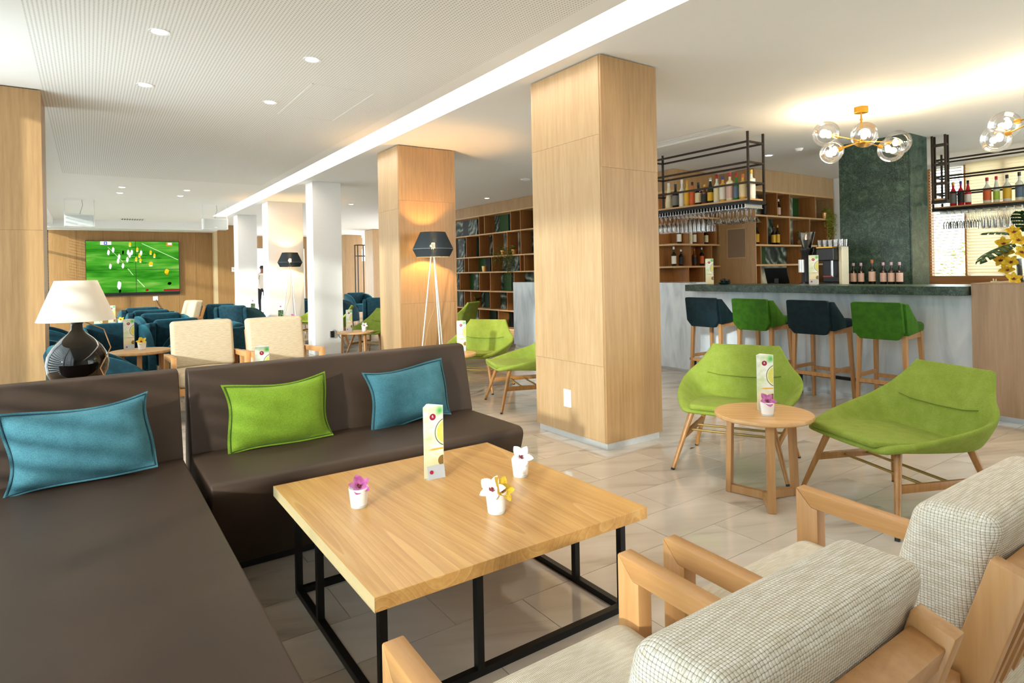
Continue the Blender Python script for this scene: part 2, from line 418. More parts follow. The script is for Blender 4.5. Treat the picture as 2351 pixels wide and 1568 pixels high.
# ------------------------------------------------------------------ setting: floor
CE = 2.868
floor = empty_struct('floor')
struct(MB().box(-1.15, -2.6, -.2, 11.3, 27, -.004).build('screed', GROUT, floor))
def px(x, y, z=0):
    v = Vector((x, y, z-1.3)); d = v.dot(fw)
    if d < .3: return None
    return 1175.5+1407.8*v.dot(rr)/d, 625.94-1407.8*v.dot(uu)/d, d
cells = []
for j in range(-16, 89):
    y = 2.0+.28*j
    off = 0 if j % 2 == 0 else .3
    for i in range(-2, 20):
        x = -1.15+.15+.6*i-off+.3
        x0, x1 = max(x, -1.15), min(x+.6, 11.3)
        if x1-x0 > .05 and y > -2.6: cells.append((x0, x1, y, y+.28))
def vis(c):
    p = px((c[0]+c[1])/2, (c[2]+c[3])/2)
    return p is not None and -40 < p[0] < 2390 and 600 < p[1] < 1640 and c[1]-c[0] > .58 and not (-.95 < c[0] < 2.0 and 2.93 < c[2] < 3.6) and not (c[0] < .1 and c[2] < 3.7)
near = sorted([c for c in cells if vis(c)], key=lambda c: px((c[0]+c[1])/2, (c[2]+c[3])/2)[2])[:290]
ns = set(near)
tile0 = MB().box(-.2985, -.1385, -.012, .2985, .1385, 0).mesh('tile', TILE, smooth=0)
for c in near:
    o = bpy.data.objects.new('tile', tile0); COL.objects.link(o); o.parent = floor; o.location = ((c[0]+c[1])/2, (c[2]+c[3])/2, 0)
fb = MB()
for c in cells:
    if c not in ns: fb.box(c[0]+.0015, c[2]+.0015, -.012, c[1]-.0015, c[3]-.0015, 0)
stuff(fb.build('tile_field', TILEFAR, floor, smooth=0, recalc=False))

# ------------------------------------------------------------------ setting: ceiling
ceiling = empty_struct('ceiling')
MB().box(-1.15, -2.6, CE, -.29, 11, 3.1).box(-1.15, 11, CE, 2.60, 17, 3.1).box(2.45, -2.6, CE, 2.60, 11, 3.1).box(2.905, -2.6, CE, 5.78, 17, 3.1)\
    .box(6.06, -2.6, CE, 11.4, 17, 3.1).box(5.78, 6.4, CE, 6.06, 17, 3.1).box(5.78, -2.6, CE, 6.06, 4.15, 3.1).box(-1.15, 17, CE, 11.4, 27.2, 3.1).build('ceiling_board', CEIL, ceiling, smooth=0)
MB().box(-.29, -2.6, CE, 2.45, 11, 3.1).build('perforated_board', PERF, ceiling, smooth=0)
MB().box(2.55, -2.6, 3.02, 2.95, 17, 3.1).build('cove_recess', CEIL, ceiling, smooth=0)
MB().box(5.74, 4.1, 2.93, 6.10, 6.45, 3.1).box(5.88, 4.15, 2.875, 5.90, 6.4, 2.93).box(5.95, 4.15, 2.875, 5.965, 6.4, 2.93).build('slot_recess', CEIL, ceiling, smooth=0)
MB().box(1.52, 5.0, CE-.002, 1.528, 6.1, CE).box(1.52, 5.0, CE-.002, 2.05, 5.008, CE).box(1.52, 6.1, CE-.002, 2.05, 6.108, CE).box(2.05, 5, CE-.002, 2.058, 6.108, CE).build('access_hatch_frame', WHITE, ceiling, smooth=0)
COVE = emit('cove strip', '#fff6e8', 6.0)
cv = MB().box(2.63, -2.4, 2.985, 2.875, 16.95, 3.015).build('cove_light', COVE, smooth=0)
tag(cv, 'long warm white strip light in the ceiling slot beside the pillars', 'strip light')

def downlight(x, y, lab, w=22):
    t = thing('downlight', lab, 'downlight', (x, y, CE), 0, 'recessed ceiling downlights')
    MB().lathe([(.045, -.001), (.062, -.004), (.062, 0), (.045, 0)], 20, closed=True).build('trim_ring', WHITEP, t)
    MB().lathe([(0, -.0015), (.046, -.0015)], 20).build('lamp_face', DLE, t)
    d = bpy.data.lights.new('downlight_glow', 'SPOT'); d.energy = w; d.spot_size = R(100); d.spot_blend = .8; d.color = (1, .9, .76); d.shadow_soft_size = .05
    o = bpy.data.objects.new('downlight_glow', d); COL.objects.link(o); o.parent = t; o.location = (0, 0, -.02)
DLE = emit('downlight face', '#fff6e6', 16)
for x, y, l in ((.395, 4.446, 'largest recessed downlight, upper left of the perforated ceiling'), (1.355, 4.454, 'recessed downlight in the perforated ceiling nearest the light slot'),
                (.40, 5.722, 'recessed downlight second from the oak pillar at the left edge'), (1.364, 5.737, 'recessed downlight beside the square ceiling hatch'),
                (.49, 12.236, 'far left small downlight, front one of its pair'), (.488, 13.046, 'far left small downlight, rear one of its pair'),
                (1.458, 12.179, 'small downlight near the far light slot, front of its pair'), (1.452, 13.062, 'small downlight near the far light slot, rear of its pair'),
                (4.766, 13.056, 'small downlight in the ceiling behind the second oak pillar'), (6.888, 10.838, 'small downlight in front of the leaf print bookcase'),
                (7.855, 4.997, 'small downlight over the bar behind the bottle rack')):
    downlight(x, y, l)
t = tag(MB().lathe([(0, -.035), (.03, -.035), (.045, -.02), (.055, 0), (0, 0)], 18).build('smoke_detector', WHITEP), 'round white smoke detector on the ceiling above the bar', 'smoke detector'); t.location = (7.761, 4.501, CE)
t = tag(MB().lathe([(0, -.012), (.06, -.012), (.10, -.004), (.11, 0), (0, 0)], 20).lathe([(.07, -.02), (.075, -.006), (.08, -.006), (.08, -.02)], 20, closed=True).build('ceiling_speaker', WHITEP), 'round white ceiling grille behind the nearest oak pillar', 'grille'); t.location = (6.07, 8.327, CE)
t = thing('air_diffuser', 'dark slotted air diffuser in the ceiling before the television wall', 'air vent', (.97, 18.5, CE))
MB().box(-.28, -.2, -.012, .28, .2, -.001).build('frame', WHITE, t, smooth=0)
b = MB()
for i in range(9): b.box(-.25+i*.055, -.17, -.016, -.22+i*.055, .17, -.011)
b.build('slots', BLACKP, t, smooth=0)

# ------------------------------------------------------------------ setting: left glass wall
win1 = empty_struct('window_1', (-1.0, 0, 0))
for k in range(17):
    y = -2.55+k*1.42
    MB().box(-.05, y-.035, 0, .05, y+.035, CE).build('mullion', WHITE, win1, smooth=0)
    if k < 16: MB().box(-.006, y+.035, .06, .006, y+1.385, 2.80).build('pane', PANE, win1, smooth=0)
for z0, z1, ya in ((0, .07, -2.55), (.92, .98, 5.97), (2.1, 2.15, 5.97), (2.80, CE, -2.55)):
    MB().box(-.04, ya, z0, .04, 20.2, z1).build('transom', WHITE, win1, smooth=0)
b = MB()
rm = Matrix.Rotation(R(28), 3, 'Y')
for k in range(34): b.cbox((.13, 13.4, .25+k*.075), (.058, 12.6, .004), rm)
for y in (7.6, 9.5, 12, 15, 18): b.box(.125, y, .2, .135, y+.012, 2.86)
stuff(b.build('blind_slats', plain('grey blind', '#cfcdc6', .6, noise=.02), win1, smooth=0))
struct(MB().box(-1.06, 6.90, 2.74, -.70, 20, CE).build('trim_1', WHITE, smooth=0))

b = MB(); rm = Matrix.Rotation(R(40), 3, 'Y')
for k in range(25): b.cbox((.085, 1.0, .45+k*.095), (.062, 7.0, .004), rm)
for y in (-2.2, -.5, 1.2, 2.9, 4.3): b.box(.08, y, .4, .09, y+.012, 2.86)
stuff(b.build('blind_slats', plain('grey blind near', '#cfcdc6', .6, noise=.02), win1, smooth=0))

# ------------------------------------------------------------------ setting: far walls
wf = empty_struct('wall_far')
struct(MB().box(-1.1, 20.03, 0, 3.62, 20.25, CE).build('backing', KPANEL, wf, smooth=0))
xs = [-.85, -.25, .35, .95, 1.55, 2.15, 2.6, 3.04]
for a, b_ in zip(xs, xs[1:]): MB().box(a+.002, 20.0, .0, b_-.002, 20.03, 2.75).build('panel', FARWOOD, wf, smooth=0)
MB().box(3.04, 19.72, 0, 3.13, 20.03, CE).build('panel_end', plain('pale oak edge', '#cdb48a', .5), wf, smooth=0)
MB().box(3.13, 19.72, 0, 3.62, 19.75, CE).build('panel', FARWOOD, wf, smooth=0)
struct(MB().box(-1.1, 19.05, 2.655, 3.04, 20.0, CE).build('trim_2', WHITE, smooth=0))
struct(MB().box(-1.1, 19.97, .26, 3.04, 19.998, .285).build('trim_3', plain('dark cable duct', '#4a3b2b', .6), smooth=0))
we = empty_struct('wall_rear')
MB().box(3.3, 24.5, 2.40, 9.4, 24.7, CE).build('oak_lintel', OAK2, we, smooth=0)
MB().box(3.3, 24.5, 0, 4.55, 24.7, 2.40).build('wall_panel', WHITE, we, smooth=0)
MB().box(7.0, 24.45, 0, 7.25, 24.7, 2.40).build('door_post', OAK2, we, smooth=0)
MB().box(7.25, 24.6, 0, 11.3, 24.8, 1.9).build('oak_panel', OAK2, we, smooth=0)
MB().box(7.25, 24.6, 1.9, 11.3, 24.8, CE).build('white_panel', WHITE, we, smooth=0)
MB().box(4.55, 24.58, 0, 7.0, 24.6, 2.40).build('pane', PANE, we, smooth=0)
MB().box(6.0, 24.52, 0, 6.05, 24.62, 2.40).build('door_frame', plain('blue grey frame', '#9fb3b5', .5), we, smooth=0)

struct(MB().box(-1.12, -2.6, 0, -1.055, -.42, CE).build('wall_left', WHITE, smooth=0))
wb = empty_struct('wall_back')
MB().box(-1.1, -2.75, 0, 5.2, -2.6, CE).build('plaster', WHITE, wb, smooth=0)
MB().box(5.2, -2.75, 2.78, 11.3, -2.6, CE).build('lintel', WHITE, wb, smooth=0)
for k in range(4): MB().box(5.2+k*1.52, -2.7, 0, 6.68+k*1.52, -2.69, 2.78).build('pane', PANE, wb, smooth=0); MB().box(6.68+k*1.52, -2.74, 0, 6.72+k*1.52, -2.65, 2.78).build('mullion', WHITE, wb, smooth=0)

def column(x0, y0, x1, y1, wooden, left=None, right=None, plinth=.05):
    c = empty_struct('column', ((x0+x1)/2, (y0+y1)/2, 0)); cx, cy = c.location[0], c.location[1]
    X0, X1, Y0, Y1 = x0-cx, x1-cx, y0-cy, y1-cy
    if not wooden:
        MB().box(X0, Y0, 0, X1, Y1, CE).build('shaft', WHITE, c, smooth=0, bevel=.004); return c
    MB().box(X0+.02, Y0+.02, 0, X1-.02, Y1-.02, CE).build('core', KPANEL, c, smooth=0)
    MB().box(X0+.018, Y0+.018, 0, X1-.018, Y1-.018, plinth).build('plinth', plain('pale metal plinth', '#cfd0ce', .35, .2), c, smooth=0)
    tp = CE-.008
    for zs, side in ((left, 0), (right, 1), ((1.2, ), 2), ((1.2, ), 3)):
        zz = [plinth+.002]+list(zs)+[tp]
        for a, b_ in zip(zz, zz[1:]):
            a += .0007; b_ -= .0007
            m = MB()
            if side == 0: m.box(X0, Y0+.0225, a, X0+.02, Y1, b_)
            if side == 1: m.box(X0+.0015, Y0, a, X1, Y0+.02, b_)
            if side == 2: m.box(X1-.02, Y0+.02, a, X1, Y1, b_)
            if side == 3: m.box(X0+.02, Y1-.02, a, X1-.02, Y1, b_)
            m.build('panel', OAK if side == 0 else OAK2, c, smooth=0)  # left face paler as lit, other faces darker: shade put into the oak colour
    return c
column(3.05, 3.25, 3.63, 4.09, True, (.605, 2.29), (2.05,))
column(3.08, 6.82, 3.855, 7.45, True, (2.1,), (.95, 2.2))
column(-1.04, 6.28, -.297, 6.88, True, (1.2,), (1.72,))
for a in ((3.05, 10.15, 3.53, 10.52), (3.05, 13.2, 3.76, 13.69), (3.05, 16.3, 3.5, 16.8)): column(*a, False)
column(7.95, 19.76, 8.7, 20.5, True, (2.0,), (2.0,))
column(8.08, 22.9, 8.75, 23.5, True, (2.2,), (2.2,))
gc = empty_struct('column', (8.28, 3.71, 0))
MB().box(-.23, -.40, 0, .23, .42, CE).build('marble_cladding', GMARBLE, gc, smooth=0)
MB().box(-.22, -.418, 0, .235, -.402, CE).build('polished_face', NT('x').pbr('#6b7b72', .12) if False else GMARBLE, gc, smooth=0)

# ------------------------------------------------------------------ setting: window wall behind the bar
win2 = empty_struct('window_2', (11.05, 0, 0))
OAKF = wood('honey window frame', '#d9964a', '#b3702a', 2, 1, .5, .05)
MB().box(-.02, -3, .0, .1, 5.75, 1.0).build('dado', OAK2, win2, smooth=0)
MB().box(-.35, -3, 1.0, .1, 5.72, 1.12).build('ledge', wood('ledge oak', '#a8713a', '#80501f', 1), win2, smooth=0)
MB().box(-.04, -3, 2.80, .08, 5.75, CE).build('head', CEIL, win2, smooth=0)
ys = [-3+.49*k for k in range(0, 16)]
ys = [4.23-.485*k for k in range(0, 15)]
for y in ys: MB().box(-.05, y-.02, 1.12, .05, y+.02, 2.81).build('mullion', OAKF, win2, smooth=0)
for a, b_ in zip(ys, ys[1:]): MB().box(.02, b_+.02, 1.12, .03, a-.02, 2.81).build('pane', PANE, win2, smooth=0)
MB().box(-.02, 4.25, 1.0, .1, 6.3, CE).build('end_panel', CEIL, win2, smooth=0)
b = MB(); rm = Matrix.Rotation(R(8), 3, 'Y')
for k in range(36): b.cbox((-.09, 3.99, 1.16+k*.046), (.05, .44, .003), rm)
stuff(b.build('blind_slats', translucent('white blind', '#f2ecdf'), win2, smooth=0))
b = MB(); rm = Matrix.Rotation(R(66), 3, 'Y')
for k in range(37):
    b.cbox((-.09, .4, 1.15+k*.046), (.05, 6.65, .003), rm)
stuff(b.build('blind_slats', translucent('cream blind', '#f2e8d2', .72), win2, smooth=0))

# ------------------------------------------------------------------ shelving walls
BK = {'L': LEAFP, 'C': LEAFC, 'G': GPANEL, 'D': GDARK, 'K': KPANEL, 'O': OAKD, 'W': OAK2}
def shelving(name, label, face, depth, along, a0, a1, levels, divs, backs, fascia, fill, loc, board=OAKH, ends=(1, 1)):
    """along 1: front plane x=face, runs in y; along 0: front plane y=face, runs in x"""
    t = thing(name, label, 'shelving', loc); ox, oy = loc[0], loc[1]
    def bx(u0, d0, z0, u1, d1, z1, nm, m, **k):
        b = MB()
        if along: b.box(face+d0-ox, u0-oy, z0, face+d1-ox, u1-oy, z1)
        else: b.box(u0-ox, face+d0-oy, z0, u1-ox, face+d1-oy, z1)
        return b.build(nm, m, t, smooth=0, **k)
    n = max(1, round((a1-a0)/1.0))
    for i in range(n): bx(a0+(a1-a0)*i/n+.001, 0, levels[0], a0+(a1-a0)*(i+1)/n-.001, depth, CE-.004, 'fascia_panel', fascia)
    for z in levels: bx(a0, -.004, z-.014, a1, depth, z+.014, 'shelf', board)
    bx(a0, .02, 0, a1, depth, levels[-1]-.014, 'plinth', OAK2)
    if ends[0]: bx(a0-.012, -.002, levels[-1], a0+.012, depth, levels[0], 'end_panel', OAK2)
    if ends[1]: bx(a1-.012, -.002, levels[-1], a1+.012, depth, levels[0], 'end_panel', OAK2)
    bx(a0, depth, 0, a1, depth+.02, CE, 'back', fill)
    for i, (dv, bk) in enumerate(zip(divs, backs)):
        zt, zb = levels[i]-.014, levels[i+1]+.014
        for u in dv: bx(u-.010, 0, zb, u+.010, depth, zt, 'divider', OAKD)
        for u0, u1, k in bk:
            bx(min(u0, u1)+.001, depth-.02, zb, max(u0, u1)-.001, depth, zt, 'back_panel', BK[k])
    return t
E_ = [12.9, 13.5]
rows_d = [[12.1, 11.86, 10.8, 10.44, 9.6, 9.0], [12.69, 12.09, 11.51, 10.95, 10.44, 9.8, 9.2], [12.8, 12.6, 11.58, 10.48, 10.33, 9.5, 8.9], [13.03, 12.12, 11.65, 10.71, 10.0, 9.3], [12.83, 12.52, 11.68, 10.99, 10.2], [13.4, 12.15, 11.35, 10.5]]
rows_b = [[(13.68, 13.3, 'L'), (13.3, 13.05, 'K'), (13.05, 12.62, 'L'), (12.1, 11.64, 'L'), (11.64, 11.29, 'G'), (10.97, 10.67, 'C'), (10.66, 10.45, 'K'), (10.3, 9.7, 'L')],
 [(13.56, 13.23, 'L'), (12.98, 12.6, 'D'), (12.54, 12.3, 'K'), (12.3, 11.99, 'L'), (11.69, 11.4, 'C'), (11.22, 10.88, 'C'), (10.61, 10.2, 'L')],
 [(13.72, 13.34, 'L'), (12.77, 12.59, 'L'), (12.57, 12.28, 'G'), (12.28, 12.07, 'K'), (11.77, 10.92, 'L'), (10.54, 10.2, 'K')],
 [(13.8, 13.57, 'L'), (13.22, 12.83, 'G'), (12.83, 12.63, 'L'), (12.31, 12.12, 'L'), (11.84, 11.55, 'L'), (11.53, 11.21, 'G'), (10.9, 10.2, 'L')],
 [(13.71, 13.61, 'G'), (13.59, 13.37, 'L'), (12.54, 12.37, 'L'), (12.35, 12.16, 'D'), (11.86, 11.45, 'L')],
 [(12.97, 12.66, 'L'), (12.32, 11.85, 'D'), (11.56, 11.33, 'G'), (11.31, 11.22, 'K')]]
shelving('bookcase', 'tall oak bookcase with dark tropical leaf print backs behind the second oak pillar', 7.45, .30, 1, 8.6, 14.2, [2.62, 2.187, 1.673, 1.32, .886, .475, .075], rows_d, rows_b, OAK2, KPANEL, (7.6, 11.4, 0))
shelving('bookcase', 'plain oak shelving seen edge on at the left end of the back bar', 7.50, .30, 1, 6.745, 8.55, [2.525, 2.13, 1.69, 1.338, .95, .5], [[7.2, 7.9], [7.05, 7.9], [7.0, 7.5], [6.95, 7.5], [7.1, 7.9]], [[]]*5, OAK2, OAKD, (7.65, 7.5, 0), ends=(0, 1))
shelving('bookcase', 'oak back bar shelving with dark bottles left of the small hatch panel', 6.40, .32, 0, 7.50, 8.62, [2.525, 2.13, 1.69, 1.338, .95, .5], [[7.9, 8.3], [7.825, 8.202, 8.53], [7.877, 8.402], [7.824, 8.199], [8.0]], [[]]*5, OAK2, OAKD, (8.06, 6.56, 0), ends=(0, 1))
shelving('bookcase', 'oak back bar shelving with leaf print backs beside the green marble pillar', 5.75, .32, 0, 8.64, 11.0, [2.525, 2.13, 1.66, 1.342, .95, .5], [[9.25, 9.605, 10.393], [8.957, 9.592, 10.207, 10.781], [8.778, 9.99], [8.766, 10.0], [9.4]],
 [[(8.66, 8.8, 'G'), (8.8, 9.24, 'L'), (9.62, 10.2, 'C'), (10.2, 10.42, 'G'), (10.42, 10.98, 'C')], [(8.66, 8.95, 'D'), (8.97, 9.58, 'L'), (9.6, 10.2, 'C'), (10.22, 10.78, 'L'), (10.8, 10.98, 'L')], [(8.79, 9.0, 'C'), (9.0, 9.36, 'G'), (9.36, 9.98, 'L')], [(8.77, 9.98, 'C')], []], OAK, KPANEL, (9.8, 5.9, 0))
t = thing('hatch_panel', 'plain oak panel with a small recessed brown mesh hatch beside the back bar shelves', 'panel', (8.62, 6.1, 0))
MB().box(0, -.34, 0, .02, .30, CE-.004).build('panel', OAK2, t, smooth=0)
MB().box(-.012, -.20, 1.46, .0, .16, 1.475).box(-.012, -.20, 1.93, .0, .16, 1.945).box(-.012, -.20, 1.475, 0, -.185, 1.93).box(-.012, .145, 1.475, 0, .16, 1.93).build('hatch_frame', OAK, t, smooth=0)
MB().box(-.004, -.185, 1.475, -.001, .145, 1.93).build('mesh_screen', plain('brown mesh', '#8a7058', .7), t, smooth=0)
struct(MB().box(7.83, 6.75, 0, 8.6, 14.3, CE).build('wall_right', WHITE, smooth=0))

# ------------------------------------------------------------------ the bar
bar = thing('bar_counter', 'long white marble bar with a dark green marble top', 'bar', (6.3, 5.4, 0))
m = MB()
for y0, y1 in ((2.06, 3.55), (3.55, 5.12)): MB().box(6.18-6.3, y0-5.4+.0006, .04, 6.2-6.3, y1-5.4-.0006, 1.033).build('marble_panel', WMARBLE, bar, smooth=0)
for y0, y1 in ((5.12, 6.4), (6.4, 7.7), (7.7, 8.92)): MB().box(6.18-6.3, y0-5.4+.0006, .04, 6.2-6.3, y1-5.4-.0006, 1.13).build('marble_panel', WMARBLE, bar, smooth=0)
MB().box(6.2-6.3, 8.9-5.4, .04, 6.75-6.3, 8.92-5.4, 1.13).build('end_panel', WMARBLE, bar, smooth=0)
MB().box(6.2-6.3, 2.06-5.4, .0, 6.60-6.3, 5.12-5.4, 1.033).box(6.2-6.3, 5.12-5.4, 0, 6.75-6.3, 8.9-5.4, 1.129).build('body', WMARBLE, bar, smooth=0)
MB().box(6.195-6.3, 2.06-5.4, 0, 6.2-6.3, 8.9-5.4, .04).build('kickboard', STEEL, bar, smooth=0)
MB().box(6.0-6.3, 2.06-5.4, 1.033, 6.62-6.3, 4.968-5.4, 1.110).build('worktop', GMARBLE, bar, smooth=0, bevel=.002)
t = thing('foot_rail', 'black steel foot rail on posts along the foot of the bar', 'foot rail', (6.06, 3.6, 0))
MB().box(-.02, -1.5, .19, .02, 1.35, .22).build('rail', BLACKM, t, smooth=0)
for y in (-1.45, -.05, 1.3): MB().box(-.02, y-.02, 0, .02, y+.02, .19).build('post', BLACKM, t, smooth=0)
t = thing('bar_end_cabinet', 'knotty oak cabinet closing the right end of the bar', 'cabinet', (6.4, 1.2, 0))
for y0, y1 in ((.2, 1.15), (1.15, 2.05)): MB().box(-.30, y0-1.2+.001, .055, -.28, y1-1.2-.001, 1.128).build('panel', KNOT, t, smooth=0)
MB().box(-.28, -1.0, .055, .6, .85, 1.128).build('carcass', KNOT, t, smooth=0)
MB().box(-.305, -1.0, 1.128, .6, .85, 1.136).build('top', KNOT, t, smooth=0)
MB().box(-.24, -.95, 0, .5, .8, .055).build('plinth', STEEL, t, smooth=0)
MB().box(-.235, .10, 0, -.23, .11, .05).build('plinth_joint', BLACKM, t, smooth=0)
t = thing('back_counter', 'low green marble back counter around the foot of the marble pillar', 'counter', (7.7, 4.1, 0))
MB().box(-.40, -1.6, 0, .34, 1.6, 1.03).build('body', WMARBLE, t, smooth=0)
MB().box(-.45, -1.65, 1.03, .345, 1.65, 1.072).build('worktop', GMARBLE, t, smooth=0)

# hanging bottle racks
def rack(label, x0, x1, y0, y1, posts, zs=2.085, bars=(2.752, 2.517, 2.284), name='bottle_rack'):
    t = thing(name, label, 'hanging rack', ((x0+x1)/2, (y0+y1)/2, 0)); ox, oy = t.location[0], t.location[1]
    for x, y in posts:
        b = MB().box(x-.011-ox, y-.011-oy, zs-.04, x+.011-ox, y+.011-oy, CE); b.build('post', DARKM, t, smooth=0)
    for z in bars:
        for x in (x0, x1): MB().box(x-.010-ox, y0-oy, z-.011, x+.010-ox, y1-oy, z+.011).build('bar', DARKM, t, smooth=0)
        for y in (y0, y1): MB().box(x0-ox, y-.010-oy, z-.011, x1-ox, y+.010-oy, z+.011).build('bar', DARKM, t, smooth=0)
    MB().box(x0-ox+.008, y0-oy+.008, zs-.004, x1-ox-.008, y1-oy-.008, zs+.018).build('shelf', OAKHY, t, smooth=0)
    MB().box(x0-.014-ox, y0-.014-oy, zs-.045, x1+.014-ox, y1+.014-oy, zs-.005).build('frame', BLACKM, t, smooth=0)
    return t
rk1 = rack('black steel hanging rack with spirit bottles, left of the green marble pillar', 6.232, 6.53, 4.225, 5.75, ((6.232, 4.225), (6.53, 4.225), (6.232, 5.75), (6.53, 5.75)))
rk2 = rack('black steel hanging rack with pale spirit bottles before the window right of the marble pillar', 9.8, 10.1, .3, 3.72, ((9.8, 3.72), (10.1, 3.72), (9.8, .3), (10.1, .3), (9.8, 2.0)))
rk3 = rack('short black steel hanging rack at the right edge of the green marble pillar', 8.53, 8.60, 3.10, 3.24, ((8.53, 3.24), (8.53, 3.10), (8.60, 3.24), (8.60, 3.10)))
b1 = MB(); b2 = MB()
for k in range(34):
    y = 4.27+k*.044
    b1.box(6.225, y-.004, 2.0, 6.55, y+.004, 2.042)
    b1.box(6.225, y-.016, 1.994, 6.55, y+.016, 2.0)
o = b1.move((-rk1.location[0], -rk1.location[1], 0)).build('glass_rails', STEEL, rk1, smooth=0); stuff(o)
for k in range(40):
    y = .4+k*.083
    b2.box(9.8, y-.014, 1.994, 10.1, y+.014, 2.0).box(9.8, y-.004, 2.0, 10.1, y+.004, 2.042)
stuff(b2.move((-rk2.location[0], -rk2.location[1], 0)).build('glass_rails', STEEL, rk2, smooth=0))

# hanging stemware (upside down): z=0 at the foot, bowl hangs below
def stem(kind):
    P = {'wine': [(.034, 0), (.034, -.003), (.006, -.008), (.0045, -.075), (.02, -.10), (.036, -.135), (.036, -.16), (.030, -.205)],
         'flute': [(.032, 0), (.032, -.003), (.006, -.008), (.0045, -.055), (.012, -.075), (.024, -.12), (.030, -.225)],
         'martini': [(.036, 0), (.036, -.003), (.006, -.008), (.0045, -.085), (.008, -.092), (.056, -.158)],
         'goblet': [(.036, 0), (.036, -.003), (.006, -.008), (.005, -.07), (.024, -.09), (.046, -.13), (.044, -.17), (.036, -.20)]}[kind]
    return MB().lathe(P[:-1]+[P[-1]], 10).mesh(kind+'_glass', THING, smooth=60)
ST = {k: stem(k) for k in ('wine', 'flute', 'martini', 'goblet')}
def hang(kind, x, y, lab, grp):
    o = bpy.data.objects.new(kind+'_glass', ST[kind]); COL.objects.link(o); o.location = (x, y, 1.9935); tag(o, lab, 'glass', grp)
for x in (6.28, 6.38, 6.48):
    for k in range(5): hang('martini', x, 4.30+k*.118, 'clear martini glass hanging at the right end of the left bottle rack', 'martini glasses on the left rack')
    for k in range(7): hang('flute', x, 4.90+k*.066, 'clear champagne flute hanging in the middle of the left bottle rack', 'champagne flutes on the left rack')
    for k in range(6): hang('wine', x, 5.36+k*.075, 'clear wine glass hanging at the left end of the left bottle rack', 'wine glasses on the left rack')
for x in (9.86, 9.95, 10.04):
    for k in range(3): hang('goblet', x, 2.50+k*.11, 'clear goblet hanging under the right rack above the orchids', 'goblets on the right rack')
    for k in range(6): hang('flute', x, 2.86+k*.066, 'clear champagne flute hanging under the right bottle rack', 'champagne flutes on the right rack')
    for k in range(5): hang('wine', x, 3.27+k*.08, 'clear wine glass hanging under the right rack nearest the marble pillar', 'wine glasses on the right rack')

# ------------------------------------------------------------------ bottles
def gl(name, c, rough=.08): return plain(name, c, rough, noise=.03, spec=.6)
BM = {'dark': gl('dark glass', '#120d0b'), 'green': gl('green glass', '#1f7a2c'), 'dgreen': gl('dark green glass', '#0f2417'), 'amber': gl('amber spirit', '#c8862a'), 'gold': gl('golden spirit', '#e0b04a'),
      'clear': plain('pale spirit glass', '#e9ead9', .08, noise=.03), 'cream': gl('cream bottle', '#efe2bd'), 'red': gl('red spirit', '#c4202f'), 'orange': gl('orange spirit', '#d06a2a'), 'brown': gl('brown spirit', '#6b3414'),
      'l_white': plain('white label', '#efe9da', .6), 'l_cream': plain('cream label', '#e8d8a8', .6), 'l_yellow': plain('yellow label', '#e6b52e', .6), 'l_grey': plain('grey label', '#77746e', .6), 'l_black': plain('black label', '#1a1714', .6),
      'l_pink': plain('pink label', '#dcb8a8', .6), 'l_green': plain('lime label', '#a6c63a', .6), 'l_orange': plain('orange label', '#d9622a', .6), 'l_blue': plain('blue grey label', '#5a6f86', .6),
      'c_red': plain('red cap', '#b3202a', .4), 'c_white': plain('white cap', '#efece6', .4), 'c_black': plain('black cap', '#151515', .4), 'c_gold': plain('gold cap', '#c99a3a', .35, .5), 'c_silver': plain('silver cap', '#c9ccd0', .3, .7), 'c_blue': plain('blue cap', '#28337a', .4), 'c_pink': plain('mauve foil', '#caa8b8', .45), 'c_copper': plain('copper stopper', '#b5622a', .4, .3)}
_bc = {}
def bottle(loc, h, glass, labelm, cap, txt, grp, w=.037, shape='wine', rot=0):
    key = (glass, labelm, cap, round(h, 2), w, shape)
    nk = .013 if w < .042 else .015
    sh = {'wine': (.60, .72), 'round': (.62, .70), 'cone': (.35, .85), 'square': (.68, .74), 'tall': (.52, .80)}[shape]
    if key not in _bc:
        n = 14
        g = MB().lathe([(w*.9, 0), (w, .006), (w, sh[0]*h), (w*.75, (sh[0]+.3*(sh[1]-sh[0]))*h), (nk*1.15, sh[1]*h), (nk, (sh[1]+.03)*h), (nk, .93*h)], n).mesh('glass_body', BM[glass], smooth=50)
        c = MB().lathe([(nk*1.12, .86*h), (nk*1.18, .865*h), (nk*1.18, h-.002), (nk*1.0, h)], 12).mesh('cap', BM[cap], smooth=50)
        l = MB().lathe([(w*1.012, .12*h), (w*1.012, (sh[0]-.08)*h)], n).mesh('label', BM[labelm], smooth=50) if labelm else None
        _bc[key] = (g, c, l)
    g, c, l = _bc[key]
    t = bpy.data.objects.new('bottle', g); COL.objects.link(t); t.location = loc; t.rotation_euler = (0, 0, rot); tag(t, txt, 'bottle', grp)
    for nm, me in (('cap', c), ('label', l)):
        if me:
            o = bpy.data.objects.new(nm, me); COL.objects.link(o); o.parent = t
    return t
G1 = 'spirit bottles on the left hanging rack'
ZS = 2.103
